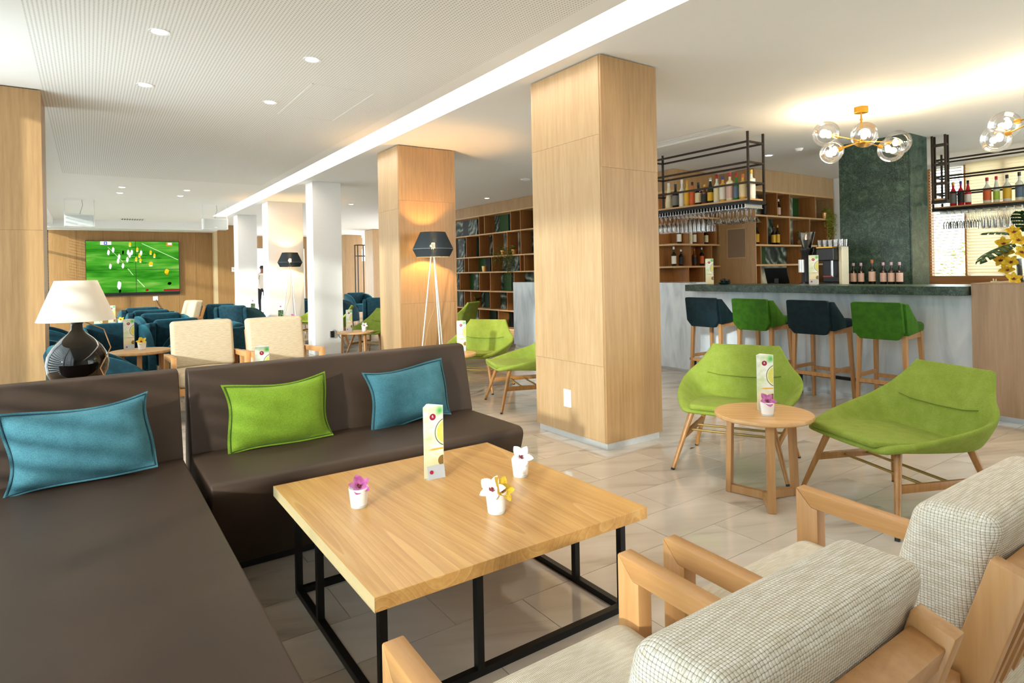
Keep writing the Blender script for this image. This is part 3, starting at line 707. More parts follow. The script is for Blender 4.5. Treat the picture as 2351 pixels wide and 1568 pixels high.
for y, h, g, l, c, w, s, d in (
 (5.524, .349, 'cream', 'l_cream', 'c_white', .045, 'cone', 'cream tapering bottle at the left end of the left hanging rack'),
 (5.409, .32, 'dark', 'l_grey', 'c_black', .045, 'wine', 'dark bottle with a grey label, second from left on the left rack'),
 (5.304, .365, 'clear', 'l_white', 'c_white', .038, 'wine', 'clear bottle with a white label and white cap on the left rack'),
 (5.219, .348, 'gold', 'l_yellow', 'c_gold', .038, 'wine', 'golden bottle with a yellow label and gold cap on the left rack'),
 (5.135, .311, 'orange', 'l_orange', 'c_black', .038, 'wine', 'orange bottle with a black cap on the left rack'),
 (5.041, .294, 'dark', 'l_cream', 'c_black', .044, 'round', 'dark round bottle with a cream label on the left rack'),
 (4.944, .253, 'brown', 'l_black', 'c_gold', .044, 'round', 'short brown bottle with a black label and gold cap on the left rack'),
 (4.859, .33, 'dgreen', 'l_yellow', 'c_silver', .038, 'tall', 'dark green bottle with a yellow label and silver cap on the left rack'),
 (4.765, .35, 'clear', 'l_cream', 'c_red', .040, 'wine', 'clear bottle with a cream label and red cap on the left rack'),
 (4.678, .324, 'gold', 'l_white', 'c_blue', .042, 'square', 'golden bottle with a white label and blue cap on the left rack'),
 (4.578, .351, 'cream', 'l_pink', 'c_red', .045, 'square', 'cream bottle with a pink label and red cap on the left rack'),
 (4.487, .33, 'green', 'l_blue', 'c_red', .038, 'wine', 'bright green bottle with a red cap on the left rack'),
 (4.402, .31, 'gold', 'l_cream', 'c_copper', .042, 'square', 'golden square bottle with a copper stopper on the left rack'),
 (4.288, .345, 'clear', 'l_white', 'c_gold', .045, 'square', 'clear square bottle at the right end of the left rack')):
    bottle((6.38, y, ZS), h, g, l, c, d, G1, w, s)
G2 = 'spirit bottles on the right hanging rack'
for y, h, g, l, c, w, s, d in (
 (3.53, .34, 'red', 'l_grey', 'c_gold', .042, 'wine', 'red bottle with a gold cap nearest the marble pillar on the right rack'),
 (3.44, .345, 'red', 'l_black', 'c_blue', .040, 'wine', 'red bottle with a black label and blue cap on the right rack'),
 (3.355, .34, 'red', 'l_white', 'c_black', .036, 'tall', 'slim red bottle with a white label on the right rack'),
 (3.138, .35, 'clear', 'l_orange', 'c_red', .046, 'wine', 'clear bottle with a round orange label and red cap on the right rack'),
 (3.036, .354, 'clear', 'l_green', 'c_red', .036, 'tall', 'slim clear bottle with a lime label on the right rack'),
 (2.92, .357, 'clear', 'l_yellow', 'c_black', .046, 'wine', 'clear bottle with a yellow label and black cap on the right rack'),
 (2.79, .374, 'clear', 'l_blue', 'c_black', .044, 'round', 'clear bottle with a blue grey label and black cap on the right rack'),
 (2.68, .35, 'clear', 'l_green', 'c_silver', .044, 'wine', 'clear bottle with a lime label and silver cap at the right picture edge')):
    bottle((9.95, y, ZS), h, g, l, c, d, G2, w, s)
G3 = 'small dark wine bottles before the marble pillar'
ZB = 1.072
for i, y in enumerate((3.985, 3.895, 3.805, 3.675, 3.545, 3.455, 3.365)):
    if i == 3: bottle((7.9, y, ZB), .30, 'dark', 'l_pink', 'c_copper', 'small dark bottle with copper stopper standing alone before the green marble pillar', G3, .038)
    else: bottle((7.9, y, ZB), .265, 'dark', 'l_pink', 'c_pink', ('%s small dark wine bottle of the %s trio before the green marble pillar' % (('left', 'middle', 'right')[i % 4 if i < 3 else i-4], 'left' if i < 3 else 'right')), G3, .036)
G4 = 'bottles on the back bar shelves'
for x, z, h, g, l, c, d in (
 (7.754, 1.704, .30, 'dark', 'l_white', 'c_black', 'dark bottle with a white label on the upper back bar shelf, farthest left'),
 (7.93, 1.704, .31, 'dgreen', 'l_black', 'c_black', 'dark green bottle on the upper back bar shelf left of the divider pair'),
 (8.02, 1.704, .30, 'clear', 'l_cream', 'c_gold', 'pale bottle with a cream label on the upper back bar shelf'),
 (8.12, 1.704, .30, 'brown', 'l_white', 'c_black', 'brown bottle with a white label on the upper back bar shelf'),
 (8.32, 1.704, .31, 'dark', None, 'c_black', 'plain dark bottle on the upper back bar shelf'),
 (8.42, 1.704, .29, 'dark', 'l_cream', 'c_silver', 'dark bottle with a cream label and silver cap on the upper back bar shelf'),
 (8.57, 1.704, .28, 'amber', 'l_cream', 'c_gold', 'amber bottle on the upper back bar shelf beside the hatch panel'),
 (7.62, 1.352, .31, 'dgreen', 'l_white', 'c_white', 'green bottle with a white label and white cap on the lower back bar shelf'),
 (7.79, 1.352, .27, 'dark', 'l_black', 'c_silver', 'black bottle with a black label on the lower back bar shelf'),
 (8.116, 1.352, .28, 'brown', 'l_black', 'c_copper', 'brown bottle with a copper cap on the lower back bar shelf'),
 (8.30, 1.352, .31, 'dark', 'l_orange', 'c_silver', 'dark bottle with an orange label on the lower back bar shelf')):
    bottle((x, 6.52, z), h, g, l, c, d, G4)
for x, z, h, g, l, c, d in (
 (8.72, 2.144, .28, 'dgreen', 'l_cream', 'c_black', 'dark green bottle half hidden behind the rack end on the top back bar shelf'),
 (9.12, 2.144, .33, 'dark', 'l_black', 'c_red', 'dark bottle with a red capsule on the top back bar shelf'),
 (9.42, 2.144, .24, 'clear', 'l_white', 'c_white', 'pale small bottle on the top back bar shelf'),
 (9.52, 2.144, .30, 'dark', 'l_pink', 'c_white', 'dark bottle with a pink label and white cap on the top back bar shelf'),
 (8.72, 1.674, .27, 'dark', 'l_white', 'c_copper', 'dark bottle with a white label on the middle shelf, farthest left'),
 (8.80, 1.674, .25, 'dark', 'l_white', 'c_red', 'dark bottle with a white label and red cap on the middle shelf'),
 (8.90, 1.674, .33, 'dark', 'l_yellow', 'c_black', 'dark bottle with a yellow label on the middle shelf left of the divider'),
 (9.05, 1.674, .30, 'amber', 'l_cream', 'c_copper', 'amber bottle with a cream label on the middle shelf'),
 (9.36, 1.674, .32, 'dark', 'l_yellow', 'c_black', 'left dark bottle with a yellow label of the close pair on the middle shelf'),
 (9.48, 1.674, .34, 'dark', 'l_yellow', 'c_gold', 'right dark bottle of the close pair on the middle shelf, with a gold cap'),
 (8.70, 1.356, .24, 'clear', 'l_white', 'c_white', 'white labelled bottle on the shelf above the till'),
 (8.72, .964, .27, 'dark', 'l_orange', 'c_red', 'dark bottle with a red cap low on the back bar shelves')):
    bottle((x, 5.9, z), h, g, l, c, d, G4)

# ------------------------------------------------------------------ sofas
def round_poly(pts, r, seg=5):
    out = []; n = len(pts)
    for i in range(n):
        p = Vector(pts[i]); a = (Vector(pts[i-1])-p); b = (Vector(pts[(i+1) % n])-p); rr_ = r[i] if isinstance(r, (list, tuple)) else r
        if rr_ <= 0: out.append(tuple(p)); continue
        h = a.angle(b)/2; d = min(rr_/math.tan(h), a.length*.45, b.length*.45)
        p0 = p+a.normalized()*d; p1 = p+b.normalized()*d
        for k in range(seg+1):
            t_ = k/seg; out.append(tuple(p0*(1-t_)**2+p*2*t_*(1-t_)+p1*t_**2))
    return out
sofa = thing('sofa', 'long brown leatherette sofa with a green and a blue cushion', 'sofa', (1.2, 3.2, 0))
MB().prism(round_poly([(-.27, .04), (-.41, .435), (.24, .43), (.24, .04)], (.01, .05, .01, .01)), 0, -.795, .80).build('seat', LEATHER, sofa, bevel=.012, smooth=50)
MB().prism(round_poly([(.20, .435), (.30, .835), (.40, .845), (.46, .05), (.245, .05)], (.02, .035, .05, .01, .01)), 0, -.795, .82).build('backrest', LEATHER, sofa, bevel=.02, bseg=3, smooth=50)
MB().box(-.78, -.24, 0, .78, .42, .042).build('plinth', BLACKP, sofa, smooth=0)
chaise = thing('chaise_sofa', 'deep brown leatherette chaise with one blue cushion, nearest the camera', 'sofa', (-.29, 2.0, 0))
MB().prism(round_poly([(-1.2, .04), (-1.3, .44), (1.44, .43), (1.44, .04)], (.01, .05, .01, .01)), 0, -.62, .655).build('seat', LEATHER, chaise, bevel=.03, bseg=3, smooth=50)
MB().prism(round_poly([(1.35, .435), (1.50, .838), (1.60, .848), (1.66, .05), (1.445, .05)], (.02, .035, .05, .01, .01)), 0, -.62, .655).build('backrest', LEATHER, chaise, bevel=.02, bseg=3, smooth=50)
MB().box(-.6, -1.15, 0, .63, 1.62, .042).build('plinth', BLACKP, chaise, smooth=0)

def pillow(name, lab, m, loc, w, h, th, tilt, yaw, roll, seed, piping):
    rnd = random.Random(seed); ph = [rnd.uniform(0, 6) for _ in range(6)]
    def edge(u, v):
        x = (u-.5)*w; z = (v-.5)*h
        a = abs(2*u-1); b = abs(2*v-1)
        x *= 1-.075*(1-b**2); z *= 1-.11*(1-a**2)
        z += .012*math.sin(5*u+ph[0])*(b**3); x += .010*math.sin(6*v+ph[1])*(a**3)
        return x, z
    def side(sg):
        def f(u, v):
            x, z = edge(u, v); a = min(1, abs(2*u-1)/.93); b = min(1, abs(2*v-1)/.90)
            t_ = (max(0, 1-a**2.6)**.5)*(max(0, 1-b**2.6)**.5)
            y = sg*(th/2*t_+.003)+.006*math.sin(9*u+ph[2])*math.sin(8*v+ph[3])*t_
            y += .010*math.sin(14*u+ph[4]+6*v)*max(0, (a-.55))*t_
            return (x, y, z)
        return f
    b = MB().grid(side(-1), 40, 28).grid(side(1), 40, 28)
    n = 41*29
    rim = [(j*41+i) for j, i in [(0, i) for i in range(41)]+[(j, 40) for j in range(1, 29)]+[(28, i) for i in range(39, -1, -1)]+[(j, 0) for j in range(27, 0, -1)]]
    b.f += [(rim[k], rim[(k+1) % len(rim)], rim[(k+1) % len(rim)]+n, rim[k]+n) for k in range(len(rim))]; b.mi += [0]*len(rim)
    o = b.build(name, m, smooth=60); tag(o, lab, 'cushion')
    seam = [((edge(u, v)[0])*.955, -.006, edge(u, v)[1]*.935) for u, v in [(i/30, 0) for i in range(30)]+[(1, i/20) for i in range(20)]+[(1-i/30, 1) for i in range(30)]+[(0, 1-i/20) for i in range(21)]]
    MB().tube(seam, .0028, 5).build('stitched_seam', piping, o)
    o.rotation_euler = (tilt, roll, yaw); o.location = loc; return o
GSEAM = plain('dark green thread', '#3f5a10', .8); BSEAM = plain('dark blue thread', '#1d444f', .8)
pillow('cushion', 'green velvety cushion leaning in the middle of the long sofa', LIMEP, (.812, 3.345, .592), .53, .35, .15, R(-15), R(1), R(-2.5), 3, GSEAM)
pillow('cushion', 'petrol blue cushion near the right end of the long sofa', BLUEP, (1.555, 3.345, .592), .525, .35, .15, R(-15), R(2), R(-2), 5, BSEAM)
pillow('cushion', 'petrol blue cushion leaning on the chaise back at the left picture edge', BLUEP, (-.035, 3.265, .596), .55, .35, .15, R(-17), R(1), R(-4), 8, BSEAM)

# ------------------------------------------------------------------ square coffee table
tb = thing('coffee_table', 'large square oak coffee table on black steel legs', 'table', (1.187, 2.203, 0))
MB().box(-.545, -.568, .357, .545, .568, .400).build('tabletop', OAKT, tb, smooth=0, bevel=.0015)
MB().box(-.5455, -.5685, .3575, -.5445, .5685, .3995).build('edge_band', plain('pale edge band', '#d8c08e', .5), tb, smooth=0)
w = .0125; X0, X1, Y0, Y1 = -.495, .475, -.495, .38
def post(x, y): MB().box(x-w, y-w, .025, x+w, y+w, .357).build('leg', BLACKM, tb, smooth=0)
for x, y in ((X0, Y1), (X0, Y1-.28), (X0, Y0), (X0+.33, Y0), (X1, Y0), (X1, Y0+.27), (X1, Y1), (X1-.33, Y1)): post(x, y)
for a in ((X0-w, Y0-w, 0, X0+w, Y1+w, .025), (X1-w, Y0-w, 0, X1+w, Y1+w, .025), (X0, Y0-w, 0, X1, Y0+w, .025), (X0, Y1-w, 0, X1, Y1+w, .025)):
    MB().box(*a).build('floor_rail', BLACKM, tb, smooth=0)

# ------------------------------------------------------------------ menu cards
def mk_menu(dark):
    t = NT('menu print dark' if dark else 'menu print'); tc = t.n('TexCoord'); s = t.n('SeparateXYZ', Vector=tc.outputs['UV']); u, v = s.outputs[0], s.outputs[1]
    def dist(cx, cy, asp=.31):
        a = t.math('MULTIPLY', t.math('SUBTRACT', u, cx), asp); b = t.math('SUBTRACT', v, cy)
        return t.math('SQRT', t.math('ADD', t.math('MULTIPLY', a, a), t.math('MULTIPLY', b, b)))
    nz = t.n('TexNoise', Vector=t.n('Mapping', Vector=tc.outputs['UV'], Rotation=(0, 0, .5), Scale=(1.2, 6, 1)).outputs[0], Scale=1.2, Detail=2).outputs[0]
    if dark:
        col = t.mix(t.step(v, .62, .66), t.ramp(t.n('TexNoise', Vector=t.n('Mapping', Vector=tc.outputs['UV'], Scale=(2, 6, 1)).outputs[0], Scale=2, Detail=4).outputs[0], (.35, '#141a14'), (.5, '#35543a'), (.65, '#86a06a')), '#f3f3ee')
        col = t.mix(t.math('SUBTRACT', 1, t.step(v, .10, .16)), col, '#d9a030')
        return t.pbr(col, .35)
    col = t.mix(t.step(nz, .35, .7), '#fbfbf4', '#d6e6b0')
    col = t.mix(t.step(dist(.85, .93), .10, 0), col, '#4fbf55')
    col = t.mix(t.math('MULTIPLY', t.step(v, .45, .2), .8), col, '#ead9a0')
    d = dist(1.22, .62)
    col = t.mix(t.step(d, .205, .20), col, '#3d5a14')
    col = t.mix(t.step(d, .192, .188), col, '#f2efcf')
    rad = t.n('TexNoise', Vector=t.n('Mapping', Vector=tc.outputs['UV'], Scale=(7, 20, 1)).outputs[0], Scale=1).outputs[0]
    col = t.mix(t.step(d, .172, .165), col, t.mix(rad, '#d6cf3a', '#efe88a'))
    band = t.math('MULTIPLY', t.step(v, .375, .38), t.math('MULTIPLY', t.step(v, .405, .40), t.step(u, .1, .5)))
    col = t.mix(band, col, '#f0b43a')
    col = t.mix(t.step(dist(.95, .22), .075, .07), col, '#8a6a34')
    return t.pbr(col, .35)
MENU = mk_menu(False); MENUD = mk_menu(True)
CARD = plain('white card edge', '#f5f5f2', .4, noise=.01); ACRYL = plain('grey card', '#b9bcc0', .35, noise=.02)
LOGO = plain('maroon print', '#a3123f', .4, noise=0)
def quad(name, pts, m, parent):
    me = bpy.data.meshes.new(name); me.from_pydata(pts, [], [(0, 1, 2, 3)]); uv = me.uv_layers.new(name='uv')
    for i, c in enumerate(((0, 0), (1, 0), (1, 1), (0, 1))): uv.data[i].uv = c
    me.materials.append(m); o = bpy.data.objects.new(name, me); COL.objects.link(o); o.parent = parent; return o
_mk = None
LTXT = text_mesh('COCKTAILS', .0145); LR = text_mesh('R', .017)
for me in (LTXT, LR): me.materials.clear(); me.materials.append(CARD)
def menu(loc, rotz, lab, front=MENU, holder=True):
    """three sided upright card: local front faces -y"""
    t = thing('menu_card', lab, 'menu', loc, rotz, None)
    W, H = .048, .315; B = (0, .062)
    MB().prism([(-W, 0), (W, 0), (.004, .062), (-.004, .062)], 2, .002, H).build('card_body', CARD, t, smooth=0)
    quad('front_print', [(-W+.002, -.0006, .003), (W-.002, -.0006, .003), (W-.002, -.0006, H-.001), (-W+.002, -.0006, H-.001)], front, t)
    for sx in (-1, 1):
        n = Vector((sx*.062, .044, 0)).normalized()*.0006
        p0 = Vector((sx*W, 0, 0))+n; p1 = Vector((sx*.004, .062, 0))+n
        a, b = (p0, p1) if sx > 0 else (p1, p0)
        quad('side_print', [(a.x, a.y, .003), (b.x, b.y, .003), (b.x, b.y, H), (a.x, a.y, H)], MENUD if front is MENU else MENU, t)
    lg = MB().cyl((-.003, -.0008, .268), (-.003, -.0016, .268), .0145, n=22).build('logo_disc', LOGO, t)
    o = bpy.data.objects.new('logo_letter', LR); COL.objects.link(o); o.parent = t; o.location = (-.003, -.0022, .2685); o.rotation_euler = (R(90), 0, 0)
    if front is MENU:
        o = bpy.data.objects.new('lettering', LTXT); COL.objects.link(o); o.parent = t; o.location = (.004, -.0012, .112); o.rotation_euler = (R(90), 0, 0)
    if holder:
        b = MB(); b.prism([(-.022, 0), (-.019, 0), (-.008, .056), (-.010, .056)], 0, -.038, .044).build('number_plate', ACRYL, t, smooth=0)
        q = Vector((-.021, 0)); s_ = Matrix.Rotation(math.atan2(.012, .056), 4, 'X')
        c = MB().cyl((0, 0, 0), (0, -.0012, 0), .0085, n=18).build('plate_logo', LOGO, t); c.location = (-.02, -.0168, .03); c.rotation_euler = (R(-12), 0, 0)
        MB().box(-.04, -.022, 0, .046, 0, .002).build('plate_foot', ACRYL, t, smooth=0)
    return t
menu((1.246, 2.44, .400), R(-3), 'tall citrus print menu card on the square oak coffee table')
menu((3.16, 2.06, .4885), R(-35), 'tall citrus print menu card on the round table between the two nearest lime chairs')

# ------------------------------------------------------------------ flower cups
def petal(b, L, W, az, el, curl, mi, base=(0, 0, 0), n=5):
    pts = []
    for i in range(n+1):
        s = i/n; wd = W*math.sin(PI*min(1, .12+s*.86))**.8
        r = L*s; up = math.sin(el)*r+curl*s*s*L; out = math.cos(el)*r
        for k in (-1, -.4, .4, 1):
            lx = wd*k; z = up+.22*abs(k)*wd
            pts.append((base[0]+out*math.cos(az)-lx*math.sin(az), base[1]+out*math.sin(az)+lx*math.cos(az), base[2]+z))
    f = [(i*4+k, i*4+k+1, (i+1)*4+k+1, (i+1)*4+k) for i in range(n) for k in range(3)]
    b.add(pts, f, mi)
def orchid(b, size, face, base, roll=0, col=0, lip=1):
    """five petals and a lip round an axis `face`"""
    st = len(b.v)
    for k in range(5): petal(b, size*(1 if k != 0 else .95), size*(.40 if k % 2 else .30), roll+2*PI*k/5, R(24), -.05, col)
    for k in (-1, 0, 1): petal(b, size*.42, size*.22, roll+PI+.5*k, R(62), -.3, lip, n=4)
    b.lathe([(0, .03*size), (size*.1, .16*size), (size*.06, .34*size), (0, .38*size)], 6, mi=lip)
    q = Vector((0, 0, 1)).rotation_difference(Vector(face).normalized()).to_matrix()
    for i in range(st, len(b.v)): b.v[i] = tuple(q @ Vector(b.v[i])+Vector(base))
WAXW = plain('white cup', '#f7f7f5', .25, noise=.01)
cup_out = [(0, .008), (.0258, .008), (.0316, .0605), (.0300, .061), (.0285, .056), (.024, .050), (0, .050)]
ME_CUP = MB().lathe(cup_out, 22).mesh('cup_filling', WAXW, smooth=50)
ME_GL = MB().lathe([(0, 0), (.0250, 0), (.0262, .003), (.0264, .0078), (0, .0078)], 22).mesh('flower_cup', plain('pale glass foot', '#cfd6d6', .1, noise=0), smooth=50)
def flowercup(loc, lab, flowers, s=1.0, grp=None):
    t = bpy.data.objects.new('flower_cup', ME_GL); COL.objects.link(t); t.location = loc; t.scale = (s, s, s); tag(t, lab, 'flower cup', grp)
    o = bpy.data.objects.new('cup_filling', ME_CUP); COL.objects.link(o); o.parent = t
    for mat_, size, face, base, roll in flowers:
        b = MB(); orchid(b, size, face, base, roll); b.build('orchid', [mat_, ORCH_L], t, recalc=False, smooth=60)
    return t
flowercup((.855, 2.32, .40), 'white cup with a pink orchid at the left of the coffee table', [(ORCH_P, .040, (-.15, -.75, .8), (.002, -.002, .062), .3)], 1.22)
flowercup((1.251, 1.944, .40), 'white cup with yellow and white orchids at the front of the coffee table', [(ORCH_W, .044, (-.5, -.5, .7), (-.012, 0, .066), .5), (ORCH_Y, .046, (.35, -.8, .6), (.010, -.008, .064), 1.2)], 1.30)
flowercup((1.561, 2.224, .40), 'white cup with a white orchid at the far right of the coffee table', [(ORCH_W, .046, (-.2, -.8, .65), (0, -.004, .066), .62)], 1.25)
flowercup((3.06, 1.985, .4885), 'white cup with a dark pink orchid on the round table between the lime chairs', [(ORCH_P, .042, (-.4, -.6, .7), (-.006, -.004, .064), .3)], 1.22)

# ------------------------------------------------------------------ beech armchairs
def armchair(name, lab, fab, loc, rotz, fine, BZ=.638, BH=.405, CX_=-.034, CW=.518):
    """faces local -y, front posts at y=-.36"""
    t = thing(name, lab, 'armchair', loc, rotz)
    for sx in (-1, 1):
        x0, x1 = sx*.286, sx*.331
        xa, xb = min(x0, x1), max(x0, x1)
        b = MB().prism(round_poly([(-.36, 0), (-.36, .602), (-.312, .552), (-.292, .551), (-.292, 0)], (0, .0, 0, 0, 0), 3), 0, xa, xb); b.build('front_leg', BEECH, t, bevel=.0022, smooth=35)
        b = MB().prism(round_poly([(-.3595, .6035), (.285, .575), (.285, .530), (-.312, .552)], (.0, 0, 0, 0), 3), 0, xa, xb); b.build('armrest', BEECHY, t, bevel=.0028, smooth=35)
        MB().beam((sx*.308, .31, 0), (sx*.308, .262, .55), .045, .06, (0, 1, 0)).build('rear_leg', BEECH, t, bevel=.004, smooth=35)
        MB().box(xa, -.30, .25, xb, .30, .315).build('side_rail', BEECHY, t, bevel=.004, smooth=35)
    MB().box(-.286, -.345, .25, .286, -.318, .315).build('front_rail', BEECH, t, bevel=.004, smooth=35)
    MB().box(-.286, .20, .25, .286, .226, .315).build('back_rail', BEECH, t, bevel=.004, smooth=35)
    A = Vector((0, .205, .30)); Bp = Vector((0, .352, .775)); d = (Bp-A).normalized()
    for sx in (-1, 1):
        MB().beam((sx*.245, A.y, A.z), (sx*.245, Bp.y, Bp.z), .034, .062, (0, 1, 0)).build('back_stile', BEECH, t, bevel=.004, smooth=35)
    P = A+d*.455
    MB().beam((-.228, P.y, P.z), (.228, P.y, P.z), .05, .042, (0, d.y, d.z)).build('top_rail', BEECH, t, bevel=.004, smooth=35)
    MB().beam((-.228, A.y+.004, A.z+.015), (.228, A.y+.004, A.z+.015), .046, .05, (0, d.y, d.z)).build('lower_rail', BEECH, t, bevel=.003, smooth=35)
    for k in range(6):
        x = -.18+.072*k
        MB().beam((x, A.y+.004, A.z+.02), (x, P.y, P.z-.02), .028, .016, (0, 1, 0)).build('slat', BEECH, t, smooth=0)
    MB().rbox((0, -.045, .392), (.568, .60, .150), .05, 3, 6, (0, 0, .018), lambda o: [o[0], o[1], o[2]-.05*(o[1]+.3)]).build('seat_cushion', TWEEDS if fine else LINEN, t, smooth=60)
    def sh(o): return [o[0], o[1]+.26*o[2], o[2]]
    MB().rbox((CX_, .205, BZ), (CW, .145, BH), .034, 4, 6, (0, .016, .006), sh).build('back_cushion', fab, t, smooth=60)
    b = MB()
    return t
ac1 = armchair('armchair', 'cream tweed armchair with beech arms, in front at the bottom of the picture', TWEED, (.777, .745, 0), PI, True)
ac2 = dup(ac1, (1.547, .735, 0), PI, 'cream tweed armchair with beech arms and slatted back at the right picture edge')
ac3 = armchair('armchair', 'cream linen armchair behind the gap between the two sofas', LINEN, (.92, 6.54, 0), 0, False, .665, .44, 0, .552)
ac4 = dup(ac3, (1.58, 6.40, 0), R(1), 'cream linen armchair behind the middle of the long sofa')
ac5 = dup(ac3, (1.42, 13.2, 0), R(-75), 'cream linen armchair alone among the teal chairs before the television')

# ------------------------------------------------------------------ lime lounge chairs
def lounge_mesh():
    S = [  # y, inner half width, inner z, edge x, edge y, edge z
        (-.335, .235, .408, .262, -.325, .414), (-.22, .262, .418, .322, -.215, .445), (-.03, .272, .400, .372, -.03, .492), (.13, .262, .378, .384, .14, .532),
        (.205, .250, .378, .376, .205, .556), (.238, .244, .392, .362, .235, .58), (.262, .246, .468, .338, .258, .60), (.268, .250, .535, .312, .268, .622),
        (.318, .232, .64, .268, .316, .68), (.366, .212, .742, .230, .362, .745), (.372, .208, .754, .226, .369, .756)]
    v = []; cols = [-1, -.97, -.55, 0, .55, .97, 1]
    for y, iw, iz, ex, ey, ez in S:
        for c in (-1, 1):
            pass
        row = [(-ex, ey, ez), (-iw-.2*(ex-iw), y+.2*(ey-y), iz+.18*(ez-iz)), (-iw*.62, y, iz), (0, y+(.012 if iz > .45 else 0), iz-(.004 if iz < .45 else 0)), (iw*.62, y, iz), (iw+.2*(ex-iw), y+.2*(ey-y), iz+.18*(ez-iz)), (ex, ey, ez)]
        v += row
    n = 7; f = [(j*n+i, j*n+i+1, (j+1)*n+i+1, (j+1)*n+i) for j in range(len(S)-1) for i in range(n-1)]
    me = bpy.data.meshes.new('shell'); me.from_pydata(v, [], f); me.update()
    for p in me.polygons: p.use_smooth = True
    cr = me.attributes.new('crease_edge', 'FLOAT', 'EDGE')
    for e in me.edges:
        a, b = e.vertices
        if a//n == b//n and a//n in (5, 7): cr.data[e.index].value = .9
        if a % n == b % n and a % n in (1, 5) and 1 <= min(a, b)//n <= 6: cr.data[e.index].value = .9
    cv_ = me.attributes.new('crease_vert', 'FLOAT', 'POINT')
    for i in ((len(S)-1)*n, len(S)*n-1): cv_.data[i].value = .8
    me.materials.append(LIME); return me
SHELL = lounge_mesh()
LSEAM = plain('lime seam shade', '#66761f', .9)
BRASSD = plain('dull brass', '#a88a4e', .4, .6)

def lounge(lab, loc, rotz):
    t = thing('lounge_chair', lab, 'chair', loc, rotz)
    o = bpy.data.objects.new('shell', SHELL); COL.objects.link(o); o.parent = t
    m = o.modifiers.new('thickness', 'SOLIDIFY'); m.thickness = .040; m.offset = -1; m.use_even_offset = True
    m = o.modifiers.new('smoothing', 'SUBSURF'); m.levels = 2; m.render_levels = 2
    MB().tube([(-.245, .266, .556), (-.16, .266, .541), (0, .275, .534), (.16, .266, .541), (.245, .266, .556)], .003, 6).build('back_seam', LSEAM, t)
    MB().rbox((0, -.062, .402), (.515, .545, .036), .017, 3, 8, (0, 0, .004), lambda o: [o[0]*(1-.12*max(0, (-o[1]-.05)/.22)**2), o[1], o[2]-.075*(o[1]+.02)-.0*abs(o[0])]).build('seat_pad', LIME, t, smooth=60)
    for sx in (-1, 1):
        for fy, ty in ((-.315, -.20), (.315, .215)):
            p, q = Vector((sx*.345, fy, 0)), Vector((sx*.235, ty, .388))
            l = MB().cyl(p+(q-p)*.03, q, .0125, .019, 14).build('leg', ASHD, t)
            MB().cyl(p, p+(q-p)*.03, .012, .0125, 12).build('foot_cap', BLACKF, l)
        MB().beam((sx*.283, -.255, .215), (sx*.283, .257, .215), .018, .04).build('side_stretcher', ASHD, t, bevel=.003, smooth=35)
    for y in (-.075, .075): MB().cyl((-.283, y, .215), (.283, y, .215), .008, n=8).build('cross_rod', BRASSD, t)
    return t
lc = lounge('lime green lounge chair behind the round table, nearest the bar stools', (3.535, 2.52, 0), R(-65.1))
dup(lc, (3.54, 1.55, 0), R(-113.3), 'lime green lounge chair on the right of the round table, nearest the camera')
dup(lc, (3.60, 5.98, 0), R(-56), 'lime green lounge chair beyond the sofa end, facing the camera')
dup(lc, (3.52, 4.93, 0), R(-110), 'lime green lounge chair half hidden by the left of the nearest oak pillar')
dup(lc, (3.78, 9.40, 0), R(-58), 'lime green lounge chair beyond the small round table, beside the second oak pillar')
dup(lc, (3.72, 8.02, 0), R(-112), 'lime green lounge chair mostly hidden behind the second oak pillar')
dup(lc, (3.66, 12.35, 0), R(-60), 'lime green lounge chair seen past the nearest white pillar, farther one')
dup(lc, (3.66, 11.2, 0), R(-110), 'lime green lounge chair seen past the nearest white pillar, nearer one')
dup(lc, (5.95, 10.55, 0), R(-150), 'lime green lounge chair in side view before the bookcase')

# ------------------------------------------------------------------ round side tables
def round_table(lab, loc, rotz, r=.262, h=.4885, legr=.205):
    t = thing('round_table', lab, 'table', loc, rotz)
    MB().lathe([(0, h-.024), (r-.006, h-.024), (r, h-.018), (r, h-.004), (r-.003, h), (0, h)], 44).build('tabletop', wood('round oak top', '#deb27c', '#c08d55', 1, 1, .4, .12, 6) if 'OAKR' not in globals() else OAKR, t)
    for k in range(3):
        a = 2*PI*k/3; c, s = math.cos(a), math.sin(a)
        MB().beam((c*(legr), s*(legr), 0), (c*(legr-.015), s*(legr-.015), h-.024), .042, .030, (c, s, 0)).build('leg', ASH, t, smooth=0, bevel=.003)
        MB().beam((c*(legr-.012), s*(legr-.012), .024), (0, 0, .024), .030, .042, (0, 0, 1)).build('base_spoke', ASH, t, smooth=0)
    return t
OAKR = wood('round oak top', '#deb27c', '#c08d55', 1, 1, .4, .12, 6)
ang = math.atan2(1.904-2.04, 2.957-3.106)
rt = round_table('small round oak table between the two nearest lime chairs', (3.106, 2.04, 0), ang)
def rtab(x, y, rz, lab): return dup(rt, (x, y, 0), rz, lab)
rtab(3.03, 5.52, .3, 'small round table just behind the right end of the long sofa')
rtab(3.19, 8.65, .9, 'small round oak table beside the nearest white pillar')
rtab(1.06, 4.76, .2, 'small round table hidden behind the long sofa back under a menu card')
rtab(3.2, 15.3, .2, 'small round table between the far white pillars')
rtab(3.02, 11.76, .2, 'small round table by the lamp of the middle white pillar')
menu((3.22, 5.62, .4885), R(-30), 'citrus print menu card standing behind the right end of the long sofa')
menu((3.12, 8.72, .4885), R(-40), 'citrus print menu card on the small table beside the nearest white pillar')
menu((1.02, 4.66, .4885), R(-8), 'citrus print menu card before the second cream armchair, cut off by the sofa back')
menu((3.19, 15.42, .4885), R(-10), 'dark print menu card between the far white pillars', MENUD)
